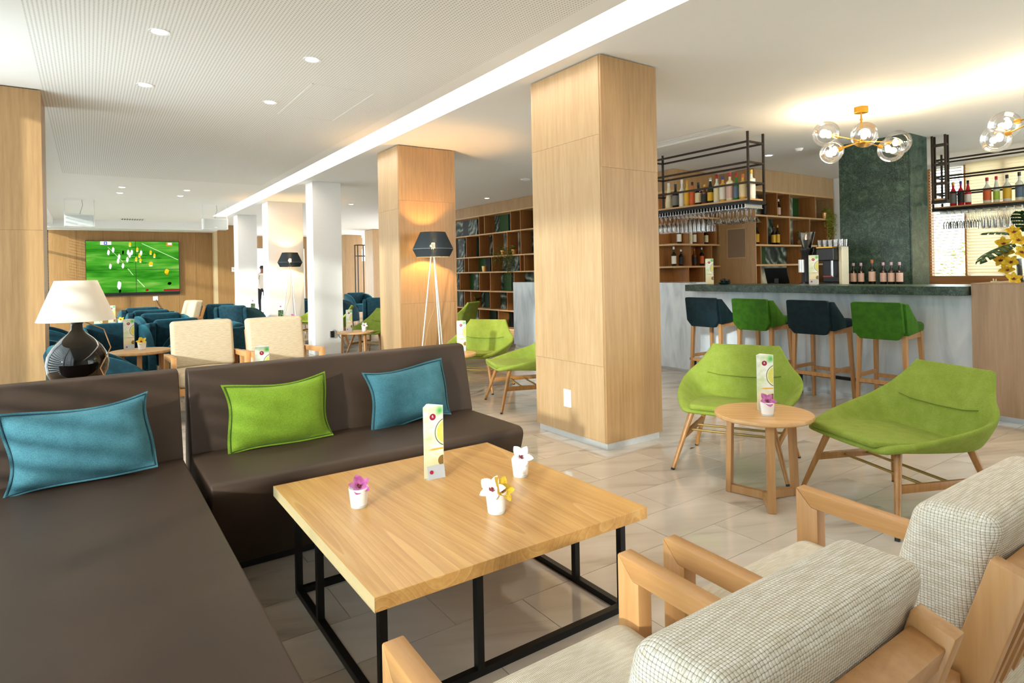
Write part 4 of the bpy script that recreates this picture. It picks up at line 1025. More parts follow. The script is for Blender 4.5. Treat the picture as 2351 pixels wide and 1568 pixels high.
menu((2.93, 11.82, .4885), R(-10), 'dark print menu card below the floor lamp of the middle white pillar', MENUD)
flowercup((3.30, 8.60, .4885), 'white cup with a pale orchid on the small table beside the nearest white pillar', [(ORCH_W, .046, (-.2, -.8, .65), (0, -.004, .066), .6), (ORCH_P, .03, (.3, -.6, .6), (.01, 0, .07), .2)], 1.2)
flowercup((3.12, 11.72, .4885), 'cup with a small pink flower below the floor lamp of the middle white pillar', [(ORCH_P, .042, (-.2, -.8, .65), (0, -.004, .066), .6)], 1.2)

# ------------------------------------------------------------------ bar stools (face local +y)
def stool(lab, loc, rotz, m):
    t = thing('bar_stool', lab, 'bar stool', loc, rotz)
    o = MB().prism(round_poly([(-.20, .985), (.20, .985), (.205, .73), (.15, .662), (-.15, .662), (-.205, .73)], .02, 3), 1, -.245, -.195)
    for i, p in enumerate(o.v): o.v[i] = (p[0], p[1]-.14*(p[2]-.70), p[2])
    o.build('backrest', m, t, bevel=.012, smooth=50)
    for sx in (-1, 1):
        b = MB().prism(round_poly([(-.205, .70), (-.245, .975), (-.19, .97), (.0, .80), (.02, .72)], .012, 3), 0, sx*.205-.018, sx*.205+.018); b.build('side_wing', m, t, bevel=.010, smooth=50)
    MB().rbox((0, .0, .755), (.40, .42, .085), .03, 3, 4, (0, 0, .012)).build('seat', m, t, smooth=60)
    for sx in (-1, 1):
        for y0, y1 in ((-.195, -.165), (.19, .15)):
            MB().beam((sx*.20, y0, 0), (sx*.180, y1, .72), .026, .034, (0, 1, 0), .036, .042).build('leg', ASH, t, smooth=0, bevel=.003)
        MB().beam((sx*.181, -.165, .69), (sx*.181, .15, .69), .024, .045).build('seat_rail', ASH, t, smooth=0)
        MB().beam((sx*.192, -.185, .325), (sx*.192, .172, .325), .020, .034).build('side_stretcher', ASH, t, smooth=0)
    MB().beam((-.195, .178, .285), (.195, .178, .285), .022, .034).build('foot_rest', ASH, t, smooth=0)
    MB().beam((-.195, -.186, .285), (.195, -.186, .285), .022, .034).build('rear_stretcher', ASH, t, smooth=0)
    MB().beam((-.180, -.166, .69), (.180, -.166, .69), .024, .04).build('seat_rail', ASH, t, smooth=0)
    MB().beam((-.180, .15, .69), (.180, .15, .69), .024, .04).build('seat_rail', ASH, t, smooth=0)
    return t
s1 = stool('dark teal velvet bar stool, first from the nearest oak pillar', (5.80, 4.375, 0), R(-90), TEALS)
s2 = dup(s1, (5.82, 3.785, 0), R(-90), 'green velvet bar stool standing between the two teal stools'); remat(s2, ('backrest', 'side_wing', 'seat'), GREENV)
s3 = dup(s1, (5.84, 3.185, 0), R(-90), 'dark teal velvet bar stool standing between the two green stools')
s4 = dup(s2, (5.84, 2.575, 0), R(-88), 'green velvet bar stool nearest the knotty oak cabinet')

# ------------------------------------------------------------------ teal tub armchairs (face local -y)
def tub(lab, loc, rotz):
    t = thing('tub_chair', lab, 'armchair', loc, rotz)
    MB().rbox((0, .27, .485), (.54, .13, .60), .05, 3, 4, (0, .02, 0), lambda o: [o[0], o[1]+.12*o[2], o[2]]).build('backrest', TEALV, t, smooth=60)
    prof = [(.36, .745)]
    for k in range(11):
        a = PI/2*k/10; prof.append((.30-.66*math.sin(a)**1.0, .20+.545*max(0, math.cos(a))**.75))
    prof = [(.33, .20), (.385, .70), (.36, .755)]+prof[1:]
    for sx in (-1, 1):
        MB().prism(round_poly(prof, [0, .03, .03]+[0]*(len(prof)-3), 3), 0, sx*.305-.04, sx*.305+.04).build('side_panel', TEALV, t, bevel=.016, smooth=55)
        for fy in (-.22, .26):
            MB().cyl((sx*.25, fy*1.15, 0), (sx*.24, fy, .21), .012, .022, 10).build('leg', BEECH, t)
    MB().rbox((0, -.03, .34), (.53, .56, .20), .045, 3, 4, (0, 0, .02)).build('seat', TEALV, t, smooth=60)
    return t
tc = tub('teal velvet tub chair directly right of the table lamp, nearest of the left row', (.10, 6.02, 0), R(90+6))
TD = [(1.10, 7.76, -90, 'teal velvet tub chair half hidden behind the first cream linen armchair'),
 (-.30, 7.42, 88, 'teal velvet tub chair behind the table lamp, second of the left row'),
 (-.50, 8.36, 92, 'teal velvet tub chair behind the table lamp, third of the left row'),
 (-.38, 9.75, 90, 'teal velvet tub chair behind the lamp shade, fourth of the left row'),
 (1.06, 8.56, -92, 'dark sided teal velvet tub chair behind the first cream linen armchair, farther one'),
 (.26, 8.56, 6, 'teal velvet tub chair with a bright arched back behind the nearest left menu card'),
 (.86, 9.42, -165, 'teal velvet tub chair seen from behind, right of the bright arched one'),
 (.95, 10.55, 8, 'teal velvet tub chair facing the camera in the middle of the teal group'),
 (.86, 12.40, -178, 'teal velvet tub chair seen from behind, below the left half of the television'),
 (.80, 13.75, -175, 'farthest teal velvet tub chair below the television'),
 (2.44, 12.75, 135, 'teal velvet tub chair with its back to the camera beside the white pillars'),
 (2.35, 13.9, 150, 'teal velvet tub chair just behind the one beside the white pillars'),
 (3.95, 15.0, -95, 'teal velvet tub chair peeping out behind the middle white pillar'),
 (5.62, 13.75, 160, 'dark teal tub chair with a flat back beside the second oak pillar'),
 (4.95, 14.55, 120, 'dark teal tub chair right of the nearest white pillar'),
 (6.75, 17.9, 5, 'darkest teal tub chair farthest back between the pillars')]
for x, y, a, l in TD: dup(tc, (x, y, 0), R(a), l)
def lounge_table(x, y, lab):
    t = dup(rt, (x, y, 0), .4, lab); t.scale = (1.05, 1.05, 1.19); return t
lounge_table(.43, 7.33, 'round table with a menu card between the nearest teal chairs')
lounge_table(.26, 9.98, 'round table behind the lamp shade edge among the teal chairs')
lounge_table(.30, 11.70, 'farthest round table among the teal chairs before the television')
HT = .4885*1.19
menu((.335, 7.47, HT), R(-6), 'citrus print menu card on the table between the nearest teal chairs')
menu((.10, 10.02, HT), R(-6), 'citrus print menu card at the right edge of the lamp shade')
menu((.30, 11.75, HT), R(-6), 'menu card on the farthest table among the teal chairs')
flowercup((.44, 7.33, HT), 'white cup with a yellow orchid between the nearest teal chairs', [(ORCH_Y, .044, (-.2, -.7, .7), (0, 0, .064), .5)], 1.3)
flowercup((.30, 9.95, HT), 'white cup with a yellow orchid on the table behind the lamp shade edge', [(ORCH_Y, .044, (-.2, -.7, .7), (0, 0, .064), .5)], 1.3)
flowercup((.42, 11.65, HT), 'white cup with an orange orchid on the farthest teal chair table', [(ORCH_Y, .044, (-.2, -.7, .7), (0, 0, .064), .5)], 1.3)

t = tag(MB().add([(-.03, 0, .002), (0, .008, .006), (.035, 0, .002), (0, -.008, .003), (0, 0, .008)], [(0, 3, 4), (3, 2, 4), (2, 1, 4), (1, 0, 4), (0, 1, 2, 3)]).build('dry_leaf', plain('dry leaf', '#5a3418', .7)), 'tiny dry brown leaf on the floor left of the lime chair', 'leaf'); t.location = (3.58, 2.93, 0)

# ------------------------------------------------------------------ lamps
def mk_shade(name, c):
    t = NT(name); d = t.n('BsdfDiffuse', Color=c).outputs[0]; tr = t.n('BsdfTranslucent', Color=c).outputs[0]
    return t.surf(t.n('MixShader', i0=.4, i1=d, i2=tr).outputs[0])
t = thing('console_table', 'low oak console behind the chaise back carrying the table lamp', 'table', (-.08, 4.08, 0))
MB().box(-.32, -.19, .70, .32, .19, .735).build('top', OAKH, t, smooth=0)
for sx in (-1, 1):
    for sy in (-1, 1): MB().box(sx*.29-.02, sy*.16-.02, 0, sx*.29+.02, sy*.16+.02, .70).build('leg', OAK2, t, smooth=0)
tl = thing('table_lamp', 'table lamp with a cream cone shade on a dark glass drop base behind the chaise', 'lamp', (-.055, 4.055, .735))
SMOKE = NT('smoked glass'); SMOKE = SMOKE.pbr('#080504', .03, spec=.45)
MB().lathe([(0, 0), (.085, .0), (.115, .03), (.138, .08), (.144, .125), (.136, .17), (.112, .215), (.075, .255), (.042, .285), (.028, .305), (.026, .345)], 40).build('glass_base', SMOKE, tl, smooth=70)
MB().lathe([(.028, .335), (.030, .345), (.030, .368), (.012, .372), (.012, .40)], 20).build('neck_cap', BLACKM, tl)
MB().lathe([(.179, .352), (.096, .568), (.094, .568), (.177, .352)], 48, closed=True).build('lamp_shade', mk_shade('cream lampshade', '#f8f0e4'), tl, smooth=50)
MB().lathe([(0, .43), (.02, .435), (.028, .46), (.02, .49), (0, .5)], 12).build('bulb', emit('weak bulb', '#ffe0b0', 2.5), tl)
MB().tube([(.03, .02, .345), (.12, -.02, .30), (.15, -.04, .2), (.10, -.12, .1), (.13, -.1, .02), (.2, 0, .003)], .003, 6).build('cord', plain('brown flex', '#a8794a', .6), tl)

SHD = NT('grey slotted shade'); _t = SHD; _tc = _t.n('TexCoord'); _s = _t.n('SeparateXYZ', Vector=_tc.outputs['Object'])
_a = _t.math('ARCTAN2', _s.outputs[1], _s.outputs[0])
_f = _t.math('FRACT', _t.math('MULTIPLY', _a, 14.3)); _g = _t.step(_f, .88, .92)
_d = _t.n('BsdfDiffuse', Color='#3d4448').outputs[0]
SHD = _t.surf(_t.n('MixShader', i0=_t.math('MULTIPLY', _g, .8), i1=_d, i2=_t.n('BsdfTransparent').outputs[0]).outputs[0])
BULB = emit('warm bulb', '#ffc070', 800)
def floor_lamp(lab, loc, rz, energy):
    t = thing('floor_lamp', lab, 'lamp', loc, rz)
    MB().lathe([(.150, 1.80), (.242, 1.60), (.196, 1.506), (.192, 1.506), (.237, 1.60), (.147, 1.80)], 40, closed=True).build('lamp_shade', SHD, t, smooth=30)
    MB().lathe([(.2435, 1.596), (.2445, 1.60), (.2435, 1.604), (.241, 1.60)], 40, closed=True).build('shade_ring', plain('grey cord', '#6d757a', .7), t)
    b = MB()
    for k in range(3):
        a = 2*PI*k/3; b.cyl((0, 0, 1.54), (.19*math.cos(a), .19*math.sin(a), 1.52), .003, n=6)
    b.build('shade_spider', CHROME, t)
    for k in range(3):
        a = 2*PI*k/3+.45
        MB().cyl((.20*math.cos(a), .20*math.sin(a), 0), (.022*math.cos(a), .022*math.sin(a), 1.54), .0085, n=10).build('leg', CHROME, t)
    MB().cyl((0, 0, 1.51), (0, 0, 1.60), .018, n=12).build('socket', CHROME, t)
    MB().lathe([(0, 1.60), (.018, 1.605), (.032, 1.635), (.022, 1.67), (0, 1.675)], 14).build('bulb', BULB, t)
    MB().tube([(.02, .0, 1.5), (.03, .05, .9), (-.05, .06, .7), (-.10, .08, .4), (-.12, .12, .02), (-.1, .3, .006)], .003, 6).build('cord', plain('pale flex', '#b89a70', .6), t)
floor_lamp('tripod floor lamp with a dark grey shade before the second oak pillar', (3.39, 6.555, 0), 0, 45)
floor_lamp('tripod floor lamp with a dark grey shade before the middle white pillar', (3.406, 12.93, 0), .5, 45)

GLB = emit('filament bulb', '#ffd9a0', 45)
def pendant(lab, loc, globes):
    t = thing('pendant_lamp', lab, 'pendant lamp', loc)
    MB().lathe([(0, 0), (.062, 0), (.062, -.055), (.058, -.058), (0, -.058)], 28).build('canopy', BRASS, t)
    MB().cyl((0, 0, -.058), (0, 0, -.33), .008, n=10).build('stem', BRASS, t)
    MB().lathe([(0, -.135), (.013, -.13), (.013, -.115), (0, -.11)], 10).build('joint', BRASS, t)
    hub = Vector((0, 0, -.335))
    MB().lathe([(0, -.36), (.02, -.352), (.02, -.318), (0, -.31)], 12).build('hub', BRASS, t)
    for (x, y, z, r) in globes:
        c = Vector((x, y, z)); d = (c-hub).normalized(); g = MB()
        MB().cyl(hub, c-d*(r*.92), .006, n=8).build('arm', BRASS, t)
        MB().cyl(c-d*(r*1.0), c-d*(r*.62), .021, n=14).build('socket', BRASS, t)
        g = MB().lathe([(r*math.sin(PI*k/18), -r*math.cos(PI*k/18)) for k in range(19)], 28).move(c).build('glass_globe', BULBG, t, smooth=90)
        bc = c-d*(r*.22)
        MB().lathe([(0, -.036), (.018, -.03), (.027, -.006), (.024, .014), (.012, .034), (0, .038)], 14).move(bc).build('bulb', GLB, t)
        l = bpy.data.lights.new('bulb_glow', 'POINT'); l.energy = 16; l.color = (1, .80, .52); l.shadow_soft_size = .035
        o = bpy.data.objects.new('bulb_glow', l); COL.objects.link(o); o.parent = t; o.location = bc
pendant('brass pendant with six clear glass globes above the bar stools', (6.309, 3.008, CE), [(-.36, .16, -.275, .125), (-.16, .22, -.43, .105), (-.20, -.12, -.32, .120), (.13, -.21, -.445, .118), (.36, -.175, -.345, .122), (.10, .34, -.36, .11)])
pendant('second brass pendant with clear globes at the right picture edge', (6.42, 1.50, CE), [(.02, .40, -.395, .118), (.02, .46, -.50, .115), (-.30, -.1, -.30, .12), (.25, -.3, -.40, .12), (-.1, -.38, -.42, .11)])

# ------------------------------------------------------------------ television
tv = thing('video_wall', 'four panel television showing a green football match on the far oak wall', 'television', (1.05, 19.9, 1.62))
TX0, TX1, TZ0, TZ1 = -1.095, 1.093, -.66, .745
def mk_pitch():
    t = NT('football pitch picture'); tc = t.n('TexCoord'); s = t.n('SeparateXYZ', Vector=tc.outputs['Object'])
    n = t.n('TexNoise', Vector=t.n('Mapping', Vector=tc.outputs['Object'], Scale=(.7, 1, 5)).outputs[0], Scale=2.2, Detail=3).outputs[0]
    st = t.math('SINE', t.math('ADD', t.math('MULTIPLY', s.outputs[2], 11), t.math('MULTIPLY', s.outputs[0], 1.2)))
    v = t.math('ADD', t.math('MULTIPLY', n, .8), t.math('MULTIPLY', st, .10))
    return t.surf(t.n('Emission', Color=t.ramp(v, (.2, '#2a8a1c'), (.45, '#55b832'), (.65, '#93d35c')), Strength=.62).outputs[0])
PITCH = mk_pitch()
MB().box(TX0-.012, -.0, TZ0-.085, TX1+.012, .09, TZ1+.012).build('casing', BLACKP, tv, smooth=0)
mx = TX0+(TX1-TX0)*.517; mz = TZ0+(TZ1-TZ0)*.445
for x0, x1 in ((TX0, mx-.005), (mx+.005, TX1)):
    for z0, z1 in ((TZ0, mz-.005), (mz+.005, TZ1)):
        MB().box(x0, -.006, z0, x1, .0, z1).build('screen', PITCH, tv, smooth=0)
CM = [emit('scr white', '#e8eef6', .9), emit('scr yellow', '#f2c21a', .9), emit('scr black', '#0a140a', .5), emit('scr blue', '#2f49c8', .9), emit('scr orange', '#f07a1e', 1), emit('scr red', '#a31430', .8), emit('scr skin', '#c88a5a', .8), emit('scr shadow', '#157a10', .6), emit('scr line', '#cfeeb4', .9)]
def sc(zx, zy): return TX0+(zx-490)/1092*(TX1-TX0), TZ1-(zy-278)/607*(TZ1-TZ0)
g = MB()
def blob(zx, zy, w, h, mi, y=-.008):
    x, z = sc(zx, zy); kx = (TX1-TX0)/1092*w; kz = (TZ1-TZ0)/607*h
    g.add([(x+kx*a, y, z+kz*b) for a, b in ((-.5, -.2), (-.2, -.5), (.15, -.5), (.4, -.1), (.45, .25), (.1, .5), (-.3, .4))], [tuple(range(7))], mi)
def strip(p, q, w, mi):
    a = Vector(sc(*p)); b = Vector(sc(*q)); n = (b-a).normalized(); n = Vector((-n.y, n.x))*w
    g.add([(v.x, -.0075, v.y) for v in (a-n, b-n, b+n, a+n)], [(0, 1, 2, 3)], mi)
strip((1130, 300), (1570, 498), .007, 8); strip((735, 345), (905, 520), .004, 8); strip((960, 600), (1020, 680), .007, 8); strip((1070, 735), (1155, 825), .009, 8)
for x in ((742, 410), (795, 380), (862, 460), (850, 510), (957, 495), (968, 408), (1010, 408), (986, 440), (760, 572), (905, 566), (1120, 415)):
    blob(x[0]+45, x[1]+32, 90, 10, 7, -.0072); blob(x[0], x[1], 34, 62, 0); blob(x[0], x[1]-34, 12, 12, 6)
blob(858, 795, 52, 100, 0); blob(866, 866, 30, 40, 2); blob(866, 748, 14, 16, 2)
for x in ((1075, 375), (1100, 445), (1060, 490), (1110, 505), (1235, 410), (1280, 448), (990, 315)):
    blob(x[0]+50, x[1]+30, 90, 10, 7, -.0072); blob(x[0], x[1], 32, 54, 1); blob(x[0], x[1]+20, 28, 12, 0); blob(x[0], x[1]-28, 12, 12, 6)
blob(1235, 548, 56, 60, 1); blob(1235, 570, 50, 16, 0); blob(1428, 640, 60, 60, 1); blob(1430, 668, 34, 24, 4)
blob(908, 408, 26, 48, 2); blob(1460, 788, 56, 36, 2); blob(1185, 862, 46, 30, 5)
def rect(x0, y0, x1, y1, mi, d=-.009):
    a = sc(x0, y0); b = sc(x1, y1); g.add([(a[0], d, b[1]), (b[0], d, b[1]), (b[0], d, a[1]), (a[0], d, a[1])], [(0, 1, 2, 3)], mi)
rect(650, 280, 775, 320, 0); rect(692, 284, 728, 318, 3, -.0095); rect(702, 292, 718, 310, 0, -.010)
rect(1428, 286, 1502, 326, 4); rect(1446, 290, 1494, 314, 0, -.0095); rect(1385, 858, 1582, 880, 5)
g.build('match_picture', CM, tv, smooth=0, recalc=False)
def socket_plate(lab, loc, rz, w=.08, h=.08, name='wall_socket'):
    t = thing(name, lab, 'socket', loc, rz)
    MB().box(-w/2, -.010, -h/2, w/2, 0, h/2).build('plate', WHITEP, t, smooth=0, bevel=.003)
    MB().cyl((0, -.0105, 0), (0, -.0125, 0), .022, n=18).build('insert', plain('pale grey plastic', '#dcdcda', .4, noise=0), t)
    return t
socket_plate('white double socket plate low on the left face of the nearest oak pillar', (3.05, 3.683, .317), -PI/2, .085, .135)
socket_plate('white switch plate on the oak wall right of the television', (3.557, 19.72, 1.556), 0, .11, .14, 'switch_plate')
socket_plate('white socket with a hanging lead below the television', (1.551, 20.0, .769), 0, .12, .12)
socket_plate('white socket low on the oak wall at the end of the dark cable duct', (2.639, 20.0, .343), 0, .12, .12)
t = tag(MB().tube([(1.56, 19.985, .74), (1.62, 19.98, .6), (1.70, 19.98, .45), (1.78, 19.98, .30)], .006, 6).build('cable', BLACKP), 'thin dark lead hanging from the socket below the television', 'cable')
t = thing('plug_adapter', 'black plug adapter with a grey lead on the nearest white pillar', 'plug', (3.335, 10.148, .325))
MB().box(-.06, -.004, -.06, .02, 0, .06).build('plate', WHITEP, t, smooth=0)
MB().box(-.035, -.05, -.045, .025, -.004, .06).build('plug_body', BLACKP, t, smooth=0, bevel=.004)
MB().tube([(.0, -.03, .06), (.03, -.03, .08), (.06, -.02, .06), (.12, -.01, -.05), (.19, .01, -.11), (.24, .06, -.2)], .004, 6).build('lead', plain('grey flex', '#5c5c58', .6), t)
for x, lab in ((-.12, 'white box loudspeaker hanging from the ceiling left of the television'), (2.25, 'white box loudspeaker hanging under the end of the light slot')):
    t = thing('loudspeaker', lab, 'loudspeaker', (x, 14.3, 2.46))
    MB().box(-.24, 0, -.115, .24, .26, .115).build('cabinet', WHITE, t, smooth=0, bevel=.006)
    MB().box(-.215, -.006, -.10, .215, 0, .10).build('grille', plain('pale mesh', '#d3d8d6', .7), t, smooth=0)
    MB().box(-.03, -.008, -.085, .03, -.006, -.07).build('badge', WHITEP, t, smooth=0)
    for sx in (-1, 1): MB().box(sx*.235-.006, .1, .10, sx*.235+.006, .13, CE-2.46).build('bracket', WHITE, t, smooth=0)
    MB().tube([(.0, .15, .11), (.02, .15, .2), (.05, .15, .3), (.04, .15, CE-2.46)], .004, 6).build('lead', plain('grey flex', '#8c8c86', .6), t)

# ------------------------------------------------------------------ things on and behind the bar
menu((6.33, 4.86, 1.110), R(-62), 'citrus print menu card at the far left of the marble bar top', holder=False)
menu((6.45, 3.60, 1.110), R(-68), 'citrus print menu card on the bar before the black coffee machine')
t = thing('dish', 'dark glass dish filled with black paper twists on the left of the bar', 'dish', (6.27, 4.60, 1.110))
MB().lathe([(0, 0), (.05, 0), (.075, .022), (.073, .024), (.048, .004), (0, .004)], 24).build('bowl', plain('dark teal glass', '#123a38', .1), t)
b = MB(); rnd = random.Random(4)
for k in range(16):
    a = rnd.uniform(0, 6.3); r = rnd.uniform(0, .05); rot = Matrix.Rotation(rnd.uniform(0, 3), 3, (rnd.random(), rnd.random(), .3))
    b.cbox((r*math.cos(a), r*math.sin(a), .03+rnd.uniform(0, .025)), (.05, .03, .012), rot)
b.build('twists', BLACKP, t, smooth=0)
t = thing('coffee_machine', 'black coffee machine with a silver column on the back counter', 'coffee machine', (7.55, 3.98, 1.072))
MB().box(-.14, -.08, .0, .16, .13, .03).build('drip_tray', BLACKP, t, smooth=0, bevel=.004)
MB().box(.02, -.08, .03, .16, .13, .455).build('housing', BLACKP, t, smooth=0, bevel=.01)
MB().box(-.12, -.08, .30, .02, .13, .455).build('front_head', BLACKP, t, smooth=0, bevel=.01)
MB().cyl((-.06, -.03, .10), (-.06, -.03, .36), .014, n=14).build('steam_column', STEEL, t)
MB().box(-.12, -.07, .455, .16, .13, .47).build('warming_plate', BRASS, t, smooth=0)
MB().box(.0, -.125, 0, .16, -.082, .47).build('side_panel', plain('cream panel', '#e9e0c4', .4), t, smooth=0, bevel=.006)
MB().box(-.125, -.07, .10, -.12, .05, .114).build('brand_strip', plain('red strip', '#b0303a', .5), t, smooth=0)
TB = MB().lathe([(.024, 0), (.032, .085), (.030, .085), (.022, .006), (0, .006)], 12).mesh('tumbler', THING, smooth=60)
for i in range(2):
    for k in range(5):
        o = bpy.data.objects.new('tumbler', TB); COL.objects.link(o); o.location = (7.50+.1*i, 3.84+k*.066, 1.543); tag(o, 'clear tumbler stored on top of the coffee machine', 'glass', 'tumblers on the coffee machine')
for i in range(10):
    bpy.data.objects['tumbler'+('' if i == 0 else '.%03d' % i)].location.z = 1.5435
t = thing('coffee_grinder', 'black coffee grinder with a clear hopper of beans beside the coffee machine', 'grinder', (7.5, 4.27, 1.072))
MB().lathe([(0, 0), (.09, 0), (.09, .02), (.065, .04), (.065, .40), (.08, .43), (.08, .46), (0, .46)], 20).build('body', BLACKP, t)
MB().lathe([(.05, .46), (.098, .665), (.096, .665), (.048, .46)], 24, closed=True).build('hopper', THING, t)
MB().lathe([(0, .462), (.047, .462), (.072, .57), (0, .575)], 20).build('coffee_beans', plain('coffee beans', '#24120a', .6, noise=.4, scale=200), t)
MB().cyl((-.08, .03, .16), (-.08, .03, .32), .035, n=14).build('dosing_chamber', CHROME, t)
t = thing('till_monitor', 'black till monitor tilted on the back counter left of the grinder', 'monitor', (7.55, 4.72, 1.072))
MB().cbox((0, 0, .12), (.02, .32, .22), Matrix.Rotation(R(-18), 3, 'Y')).build('screen', BLACKP, t, smooth=0, bevel=.004)
MB().box(-.08, -.08, 0, .08, .08, .02).box(-.01, -.03, .02, .04, .03, .08).build('stand', BLACKP, t, smooth=0)

# plants on the shelves
def trailing(lab, loc, m, n, drop, spread, seed, axis, pot=True):
    t = thing('trailing_plant', lab, 'plant', loc); rnd = random.Random(seed)
    if pot: MB().lathe([(0, 0), (.05, 0), (.065, .11), (.06, .112), (.05, .1), (0, .1)], 18).build('pot', GOLD, t)
    b = MB()
    for s in range(n):
        a = rnd.uniform(-1, 1)*spread; L = drop*rnd.uniform(.45, 1); p = Vector((0, 0, .13)); out = -rnd.uniform(.09, .17)
        for k in range(int(L/.018)):
            tt = k*.018; f = min(1, tt/.12)
            q = Vector((0, 0, .15)) + (Vector((out*f, a*f, 0)) if axis == 0 else Vector((a*f, out*f, 0))) + Vector((0, 0, .05*math.sin(min(1, tt/.12)*PI)-max(0, tt-.06)))
            q += Vector((rnd.uniform(-.012, .012), rnd.uniform(-.012, .012), 0))
            az = rnd.uniform(0, 6.28); l = rnd.uniform(.022, .04)
            d = Vector((math.cos(az)*l, math.sin(az)*l, -l*.5)); w_ = Vector((-math.sin(az), math.cos(az), .2))*l*.35
            b.add([q, q+d*.5+w_, q+d, q+d*.5-w_], [(0, 1, 2, 3)])
    stuff(b.build('foliage', m, t, recalc=False, smooth=0)); return t
trailing('dark trailing plant hanging over the bookcase shelf, left of its twin', (7.55, 11.25, 1.687), FERND, 26, .55, .2, 2, 0)
trailing('greener trailing plant hanging lower on the bookcase, right of its twin', (7.55, 10.83, 1.687), FERND, 26, .80, .13, 3, 0)
trailing('bright green trailing plant hanging from the top shelf beside the green marble pillar', (10.82, 5.84, 2.144), FERN, 30, .62, .13, 4, 1)
t = tag(MB().lathe([(0, 0), (.055, 0), (.07, .13), (.066, .13), (.05, .01), (0, .01)], 20).build('copper_pot', GOLD), 'copper pot standing alone on the third bookcase shelf', 'pot'); t.location = (7.56, 12.05, 1.334)
def leafy(lab, loc, s, m, n, seed, pot=GOLD):
    t = thing('potted_plant', lab, 'plant', loc); rnd = random.Random(seed)
    MB().lathe([(0, 0), (.03*s, 0), (.06*s, .03*s), (.062*s, .07*s), (.045*s, .10*s), (0, .10*s)], 18).build('pot', pot, t)
    b = MB()
    for k in range(n): petal(b, s*rnd.uniform(.18, .3), s*.05, rnd.uniform(0, 6.28), R(rnd.uniform(45, 85)), -.25, 0, (0, 0, .09*s))
    b.build('leaves', m, t, recalc=False, smooth=60); return t
leafy('dark leafy plant in a round copper pot low on the bookcase', (7.58, 12.54, .489), 1.0, FERND, 14, 5)
leafy('small leafy plant in a brass pot on the middle back bar shelf', (10.12, 5.86, 1.674), .9, FERND, 12, 6)

# orchids in a glass vase at the end of the bar
vs = thing('flower_vase', 'glass vase of yellow orchids and dark leaves on the knotty oak cabinet', 'vase', (6.42, 1.72, 1.136))
MB().lathe([(0, .004), (.095, .004), (.105, .02), (.112, .20), (.108, .20), (.10, .02), (0, .012)], 28).build('glass_vase', GLASS, vs)
MB().cyl((0, 0, .014), (0, 0, .075), .098, .102, 24).build('water', glassy('water', '#f4f7f2', base=.03), vs)
b = MB()
for a in range(7): b.tube([(.05*math.cos(a), .05*math.sin(a), .02), (.02*math.cos(a+2), .02*math.sin(a+2), .15), (.10*math.cos(a*1.1), .10*math.sin(a*1.1), .36)], .004, 6)
b.build('stems', FERN, vs)
def monstera(az, el, L, base):
    b = MB(); d = Vector((math.cos(az)*math.cos(el), math.sin(az)*math.cos(el), math.sin(el))); up = Vector((0, 0, 1)); s = d.cross(up).normalized(); nrm = s.cross(d)
    B = Vector(base)
    for sg in (-1, 1):
        for k in range(6):
            f0, f1 = k/6, (k+.74)/6
            def wd(f): return L*.44*math.sin(PI*min(1, .10+f*.9))**.7
            def P(f, c): return B+d*(L*(f+.10*c))+s*(sg*wd(f)*c)+nrm*(-.25*L*(f*f)-.10*L*c*c)
            pts = [P(f0, c) for c in (0, .5, 1)]+[P(f1, c) for c in (0, .5, .95)]
            b.add(pts, [(0, 1, 4, 3), (1, 2, 5, 4)])
            b.add([P(f0, 0), P((k+1)/6, 0), P((k+1)/6, .22), P(f0, .22)], [(0, 1, 2, 3)])
    o = b.build('leaf', LEAFG, vs, recalc=False, smooth=50); m = o.modifiers.new('thickness', 'SOLIDIFY'); m.thickness = .002
    MB().tube([(0, 0, .1), tuple(B*.6+Vector((0, 0, .05))), tuple(B)], .004, 6).build('leaf_stalk', LEAFG, vs)
for az, el, L, base in ((R(140), R(-15), .30, (-.10, .10, .33)), (R(95), R(20), .24, (0, .09, .40)), (R(200), R(35), .24, (-.10, -.04, .40)), (R(-60), R(10), .3, (.02, -.12, .36)), (R(170), R(60), .22, (-.04, 0, .42)), (R(250), R(-10), .28, (-.05, -.12, .30))):
    monstera(az, el, L, base)
rnd = random.Random(11)
for i, (x, y, z) in enumerate(((-.09, .10, .42), (-.10, -.03, .42), (-.12, .16, .33), (-.15, .05, .35), (-.15, .13, .25), (-.16, .03, .25), (-.14, .18, .19), (-.17, .10, .17), (-.16, -.10, .24), (-.15, .13, .10), (-.12, -.05, .45), (-.15, .09, .03), (-.16, -.14, .33))):
    b = MB(); orchid(b, .066, (-.75+rnd.uniform(-.2, .2), -.35+rnd.uniform(-.3, .3), .25+rnd.uniform(-.2, .3)), (x, y, z), rnd.uniform(0, 1.2)); b.build('orchid', [ORCH_Y, ORCH_L], vs, recalc=False, smooth=60)
t = tag(MB().lathe([(0, 0), (.03, 0), (.03, .012), (0, .012)], 10).tube([(-.02, 0, .01), (-.03, .0, .03)], .004, 6).tube([(.0, .01, .01), (.0, .012, .034)], .004, 6).tube([(.02, 0, .01), (.028, 0, .03)], .004, 6).build('pick_holder', plain('cream picks', '#e9dcb8', .5)), 'tiny holder with cream picks on the oak cabinet left of the vase', 'holder'); t.location = (6.35, 1.96, 1.136)

